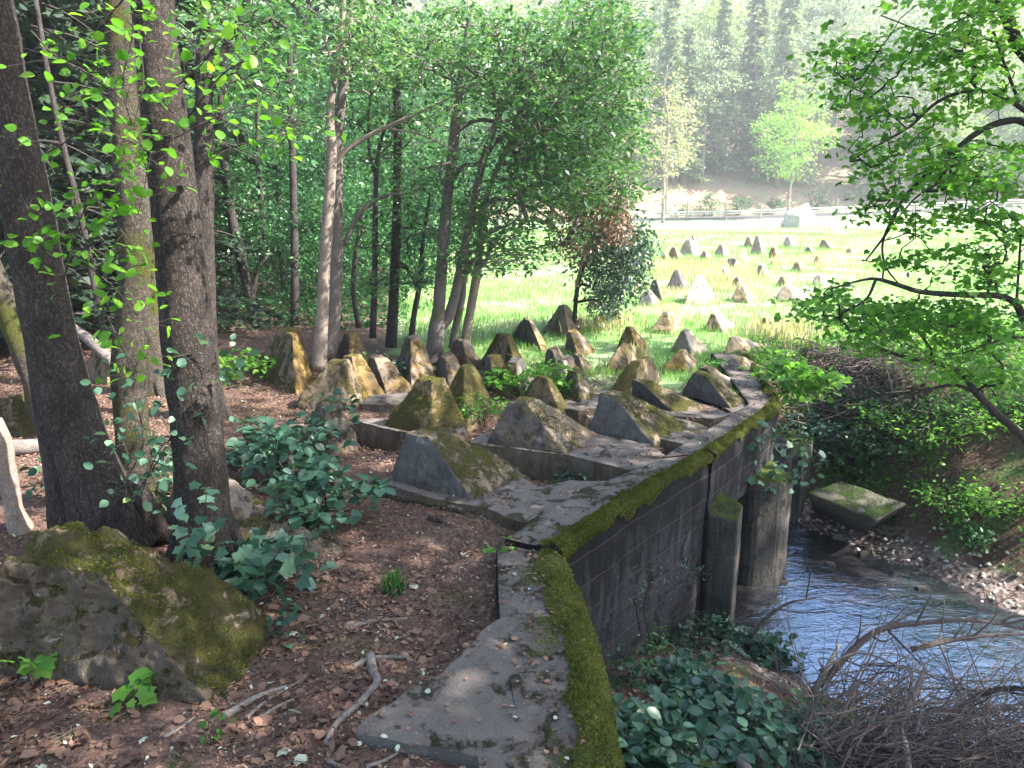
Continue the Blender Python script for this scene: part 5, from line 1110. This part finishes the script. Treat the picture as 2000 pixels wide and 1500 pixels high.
for i,(a_,b_,l) in enumerate([((715,1495),(800,1450),'pale thick stick at the bottom of the picture'),((640,1482),(700,1500),'brown stick at the bottom left of the slab'),((770,1462),(860,1455),'slim stick just below the apron edge'),((320,1440),(380,1395),'thin twig in the litter below the corner tooth'),((560,830),(620,815),'reddish stick near the wide olive tooth')]):
    ground_tube(l,[a_,((a_[0]+b_[0])/2,(a_[1]+b_[1])/2+6),b_],9,'deadwood','stick','stick')
# ---------------------------------------------------------------- leaf litter, grass, ground cover
def scatter_region(n, cond, xr, yr, zf, power=1.0):
    # density falls with distance from the camera
    Y=yr[0]+(yr[1]-yr[0])*rng.random(n)**power; X=xr[0]*1.0+(xr[1]-xr[0])*rng.random(n)
    X=X*(.25+.75*Y/yr[1]); P=np.column_stack([X,Y]); P=P[cond(P)]; return np.column_stack([P,zf(P)])
offc=lambda P: ~inbank(P)
wallpoly=np.vstack([np.array(w_in),np.array(b_in),np.array(b_out)[::-1],np.array(w_out)[::-1]])
def notwall(P): return ~poly_dist(P,wallpoly)[1]
mb=MB()
aprp=np.array([G(*p)[:2] for p in [(690,1432),(800,1345),(852,1322),(905,1275),(960,1210),(1020,1210),(1060,1560),(960,1560),(800,1452)]])
def lit(P):
    q=vnoise(np.column_stack([P,0*P[:,0]]),1.7,4)
    ap=poly_dist(P,aprp)[1]
    return offc(P)&notwall(P)&((~ap)|(rng.random(len(P))<.03))&(P[:,1]+.75*P[:,0]<10.6+q)&(rng.random(len(P))<.35+.65*(q>-.35))
Pn=scatter_region(230000,lit,(-8,5),(1.6,11),ztop,1.15)
nrm=rng.normal(size=Pn.shape)*.45; nrm[:,2]+=1; dist=Pn[:,1]
Pn[:,2]+=.004+rng.random(len(Pn))*.012
leaves(mb,Pn,(.008+.024*rng.random(len(Pn))**2.5)*(1+.05*Pn[:,1]),'quad',nrm=nrm,dirs=rng.normal(size=Pn.shape))
# bigger whole leaves bottom left
Pb=scatter_region(2600,lambda P:lit(P)&(P[:,0]<-.4),(-4,1),(1.7,4.5),ztop); Pb[:,2]+=.015; nrm=rng.normal(size=Pb.shape)*.35; nrm[:,2]+=1; kk=len(Pb)//2
leaves(mb,Pb[:kk],.025+.035*rng.random(kk),'ovate',nrm=nrm[:kk],dirs=rng.normal(size=(kk,3))); leaves(mb,Pb[kk:],.03+.035*rng.random(len(Pb)-kk),'maple',nrm=nrm[kk:],dirs=rng.normal(size=(len(Pb)-kk,3)))
# on the footing ribs
for pix,_l in ribs:
    pw=np.array([G(*p)[:2] for p in pix]); lo_,hi_=pw.min(0),pw.max(0); k=int(1500*(hi_-lo_).prod())+50
    q=np.column_stack([rng.uniform(lo_[0],hi_[0],k),rng.uniform(lo_[1],hi_[1],k)]); dd_,ii_=poly_dist(q,pw); q=q[ii_&(vnoise(np.column_stack([q,0*q[:,0]]),2.5,1)>-.1+.3*rng.random(k))]
    q=np.column_stack([q,np.full(len(q),RZ+.006)]); nn_=rng.normal(size=q.shape)*.4; nn_[:,2]+=1; leaves(mb,q,.012+.03*rng.random(len(q))**2,'quad',nrm=nn_,dirs=rng.normal(size=q.shape))
# a few on the concrete
Pc=np.column_stack([rng.uniform(-.75,.35,420),rng.uniform(2.2,4.6,420)]); Pc=np.column_stack([Pc,np.full(len(Pc),.045)]); nrm=rng.normal(size=Pc.shape)*.25; nrm[:,2]+=1
leaves(mb,Pc,.014+.025*rng.random(len(Pc)),'ovate',nrm=nrm,dirs=rng.normal(size=Pc.shape))
for aa,bb,zz,kk in ((w_in,w_out,.06,260),(b_in,b_out,.11,420)):
    ii=rng.integers(1,len(aa)-1,kk); fr=rng.random((kk,1)); A_=np.array(aa);B_=np.array(bb); pa=A_[ii]*(1-fr)+A_[ii+1]*fr if ii.max()+1<len(aa) else A_[ii]; pb=B_[ii]*(1-fr)+B_[ii+1]*fr
    tt=rng.uniform(.1,.97,(kk,1)); q=pa+(pb-pa)*tt; q=np.column_stack([q,np.full(kk,zz)-.012*(tt[:,0]<.5)]); nn_=rng.normal(size=q.shape)*.4; nn_[:,2]+=1
    leaves(mb,q,.010+.022*rng.random(kk)**1.5,'ovate',nrm=nn_,dirs=rng.normal(size=q.shape))
tag(mb.build('leaf_litter',M['litter']),'reddish brown fallen leaves and chips covering the path','leaf litter',kind='stuff')
mb=MB()
for _ in range(1500):
    y=random.uniform(1.7,7); x=random.uniform(-.62*y-.3,.1); p=np.array([x,y,0.0]); 
    if inbank(p[None,:2])[0]: continue
    p[2]=float(ztop(p[None,:2])[0])+.012; a=random.random()*6.28; L=random.uniform(.03,.16); d=np.array([math.cos(a),math.sin(a),random.gauss(0,.06)])*L
    tube(mb,[p,p+d*.5+rng.normal(size=3)*.006,p+d],[.0022,.002,.001],4,cap=False)
tag(mb.build('twig_litter',M['twig']),'fine dry twigs strewn over the forest path','twig litter',kind='stuff')
# bank litter + ground cover
mb=MB(); X=rng.uniform(.3,9,30000); Y=rng.uniform(1.6,12.5,30000); P=np.column_stack([X,Y]); d,w=poly_dist(P,waterpoly); P=P[inbank(P)&~w&notwall(P)]; P3=np.column_stack([P,bankz(P)+.012]); nrm=rng.normal(size=P3.shape)*.5; nrm[:,2]+=1
leaves(mb,P3,.02+.03*rng.random(len(P3)),'quad',nrm=nrm,dirs=rng.normal(size=P3.shape)); tag(mb.build('bank_litter',M['litter']),'dead leaves scattered on the stream banks','leaf litter',kind='stuff')
mb=MB(); X=rng.uniform(2.5,12,60000); Y=rng.uniform(5.5,13.8,60000); P=np.column_stack([X,Y]); d,w=poly_dist(P,waterpoly)
md=G(1915,905,-.35)[:2]; dm=np.linalg.norm(P-md-np.array([.4,.4]),axis=1)
P=P[inbank(P)&~w&notwall(P)&(d>.5+.4*rng.random(len(P)))&(dm>.65)&(P[:,1]>5.8)]; P3=np.column_stack([P,bankz(P)+rng.random(len(P))*.12])
leaves(mb,P3,.04+.04*rng.random(len(P3)),'quad',up=1.0); tag(mb.build('ground_cover',M['leaf_maple_near']),'low green herbs covering the far stream bank','ground cover',kind='stuff')
# pebbles in gravel bar
mb=MB()
for _ in range(700):
    x=random.uniform(3.0,5.6); y=random.uniform(6.6,9.7); d,w=poly_dist(np.array([[x,y]]),waterpoly)
    if d[0]>.5 or (w[0] and d[0]>.15): continue
    z=bz(x,y); r=random.uniform(.012,.04); V=np.array([(1,0,0),(-1,0,0),(0,1,0),(0,-1,0),(0,0,.6),(0,0,-.6)])*r*rng.uniform(.7,1.3,(6,1))+np.array([x,y,z+r*.2])
    mb.add(V,np.array([[0,2,4],[2,1,4],[1,3,4],[3,0,4],[2,0,5],[1,2,5],[3,1,5],[0,3,5]]))
tag(mb.build('pebbles',M['rock']),'wet pebbles along the water edge','gravel',kind='stuff')
for px,py,r,lab in [(1690,1085,.10,'flat dark stone breaking the water near the gravel bar'),(1620,1100,.07,'small wet stone in the stream behind the flat one'),(1528,1135,.06,'stone at the foot of the round-nosed pier'),(1800,1150,.09,'dark wet stone off the steep bank'),(1750,1120,.06,'little stone between the flat stone and the steep bank')]:
    p=G(px,py,-1.6); c8=[(-1,-1),(1,-1),(1,1),(-1,1)]
    hexa('stone',[p+np.array([a_*r*.6,b_*r*.5,r*.30]) for a_,b_ in c8]+[p+np.array([a_*r*1.1,b_*r*.8,-r*.6]) for a_,b_ in c8],M['wet_rock'],lab,'stone',.035)
# meadow grass
mb=MB()
n=210000; Y=8.4+46*rng.random(n)**1.8; X=(-.30+1.05*rng.random(n))*Y; P=np.column_stack([X,Y])
q=vnoise(np.column_stack([P*.5,0*X]),1.5,6); keep=(~inbank(P))&((X+.155*Y>.15)|(Y>27))&(Y+.75*X>9.9+1.2*q)&(q+rng.random(n)*.8>.0); P=P[keep]; P3=np.column_stack([P,ztop(P)])
h=(.04+.06*rng.random(len(P)))*(1+P[:,1]/30); dirs=rng.normal(size=P3.shape)*.35; dirs[:,2]=1
dq=(vnoise(np.column_stack([P*.35,0*P[:,0]]),1.3,21)+.5*vnoise(np.column_stack([P*1.4,0*P[:,0]]),1.3,2)+.5*rng.random(len(P))>.85)&(P[:,1]>13)
nr_=rng.normal(size=P3.shape)*np.array([1,1,.1]); leaves(mb,P3[~dq],h[~dq],'blade',dirs=dirs[~dq],nrm=nr_[~dq]); m2=MB(); leaves(m2,P3[dq],h[dq]*1.25,'blade',dirs=dirs[dq],nrm=nr_[dq])
tag(m2.build('dry_meadow_grass',M['grass_dry']),'patches of pale dry grass in the sunny meadow','grass',kind='stuff')
tag(mb.build('meadow_grass',M['grass']),'sunlit green meadow grass around the far teeth','grass',kind='stuff')
mb=MB(); cs=[]
for px,py,r,n in [(1390,545,1.2,900),(1330,530,1.2,900),(1530,655,.6,300),(1245,705,.12,120),(1180,640,.5,250),(1600,520,1.5,250),(1290,455,2.5,500)]:
    c=G(px,py); P=np.column_stack([rng.normal(c[0],r*.6,n),rng.normal(c[1],r*.6,n)]); P3=np.column_stack([P,ztop(P)]); dirs=rng.normal(size=P3.shape)*.2; dirs[:,2]=1
    leaves(mb,P3,.14+.22*rng.random(n),'blade',dirs=dirs,nrm=rng.normal(size=P3.shape)*np.array([1,1,.1]))
tag(mb.build('tall_dry_grass',M['grass_dry']),'tall straw coloured grass standing between the far teeth','grass',kind='stuff')
def grass_tuft(label,px,py,n,h,m_='leaf_maple'):
    c=G(px,py); mb=MB(); P=np.column_stack([rng.normal(c[0],.025,n),rng.normal(c[1],.025,n),np.full(n,-.03)]); dirs=rng.normal(size=P.shape)*.45; dirs[:,2]=1
    leaves(mb,P,h*(.5+.6*rng.random(n)),'blade',dirs=dirs,nrm=rng.normal(size=P.shape)*np.array([1,1,.1])); tag(mb.build('grass_tuft',M[m_],None,origin=tuple(c)),label,'grass tuft')
grass_tuft('lone grass tuft growing in the middle of the path',768,1150,110,.16)
# ---------------------------------------------------------------- haze
bpy.ops.mesh.primitive_cube_add(size=1); hzb=bpy.context.object; hzb.name='haze'; hzb.data.name='haze'
hzb.location=(0,75,22); hzb.scale=(320,240,50)
m, nt, out = newmat('haze'); pv=nd(nt,'ShaderNodeVolumePrincipled'); pv.inputs['Color'].default_value=(.93,.97,1,1); pv.inputs['Density'].default_value=.0015; pv.inputs['Anisotropy'].default_value=.3
nt.links.new(pv.outputs[0],out.inputs['Volume']); hzb.data.materials.append(m); tag(hzb,kind='stuff',label='thin pale summer haze over the meadow and far slope',cat='haze')
# ---------------------------------------------------------------- light, sky, camera
SUN_EL=R(44); sdir=Vector((.86,-.18,0)).normalized()*math.cos(SUN_EL)+Vector((0,0,math.sin(SUN_EL)))
w=bpy.data.worlds.new('World'); sc.world=w; w.use_nodes=True; nt=w.node_tree; bg=nt.nodes['Background']
sky=nt.nodes.new('ShaderNodeTexSky'); sky.sky_type='NISHITA'; sky.sun_disc=False; sky.sun_elevation=SUN_EL; sky.sun_rotation=math.atan2(sdir.x,sdir.y)
sky.dust_density=2.0; sky.air_density=1.0; sky.ozone_density=1.2
nt.links.new(sky.outputs[0],bg.inputs[0]); bg.inputs[1].default_value=.14
ld=bpy.data.lights.new('sun','SUN'); ld.energy=4.6; ld.angle=R(.5); ld.color=(1,.95,.86); lo=bpy.data.objects.new('sun',ld); COL.objects.link(lo)
lo.rotation_euler=sdir.to_track_quat('Z','Y').to_euler()
cd=bpy.data.cameras.new('camera'); cam=bpy.data.objects.new('camera',cd); COL.objects.link(cam); sc.camera=cam
cam.location=(0,0,H); cam.rotation_euler=(R(90)-PITCH,0,0); cd.sensor_width=36; cd.lens=36*FPX/2000; cd.clip_start=.05; cd.clip_end=600
sc.view_settings.view_transform='Standard'; sc.view_settings.look='None'; sc.view_settings.exposure=2.4; sc.view_settings.gamma=1
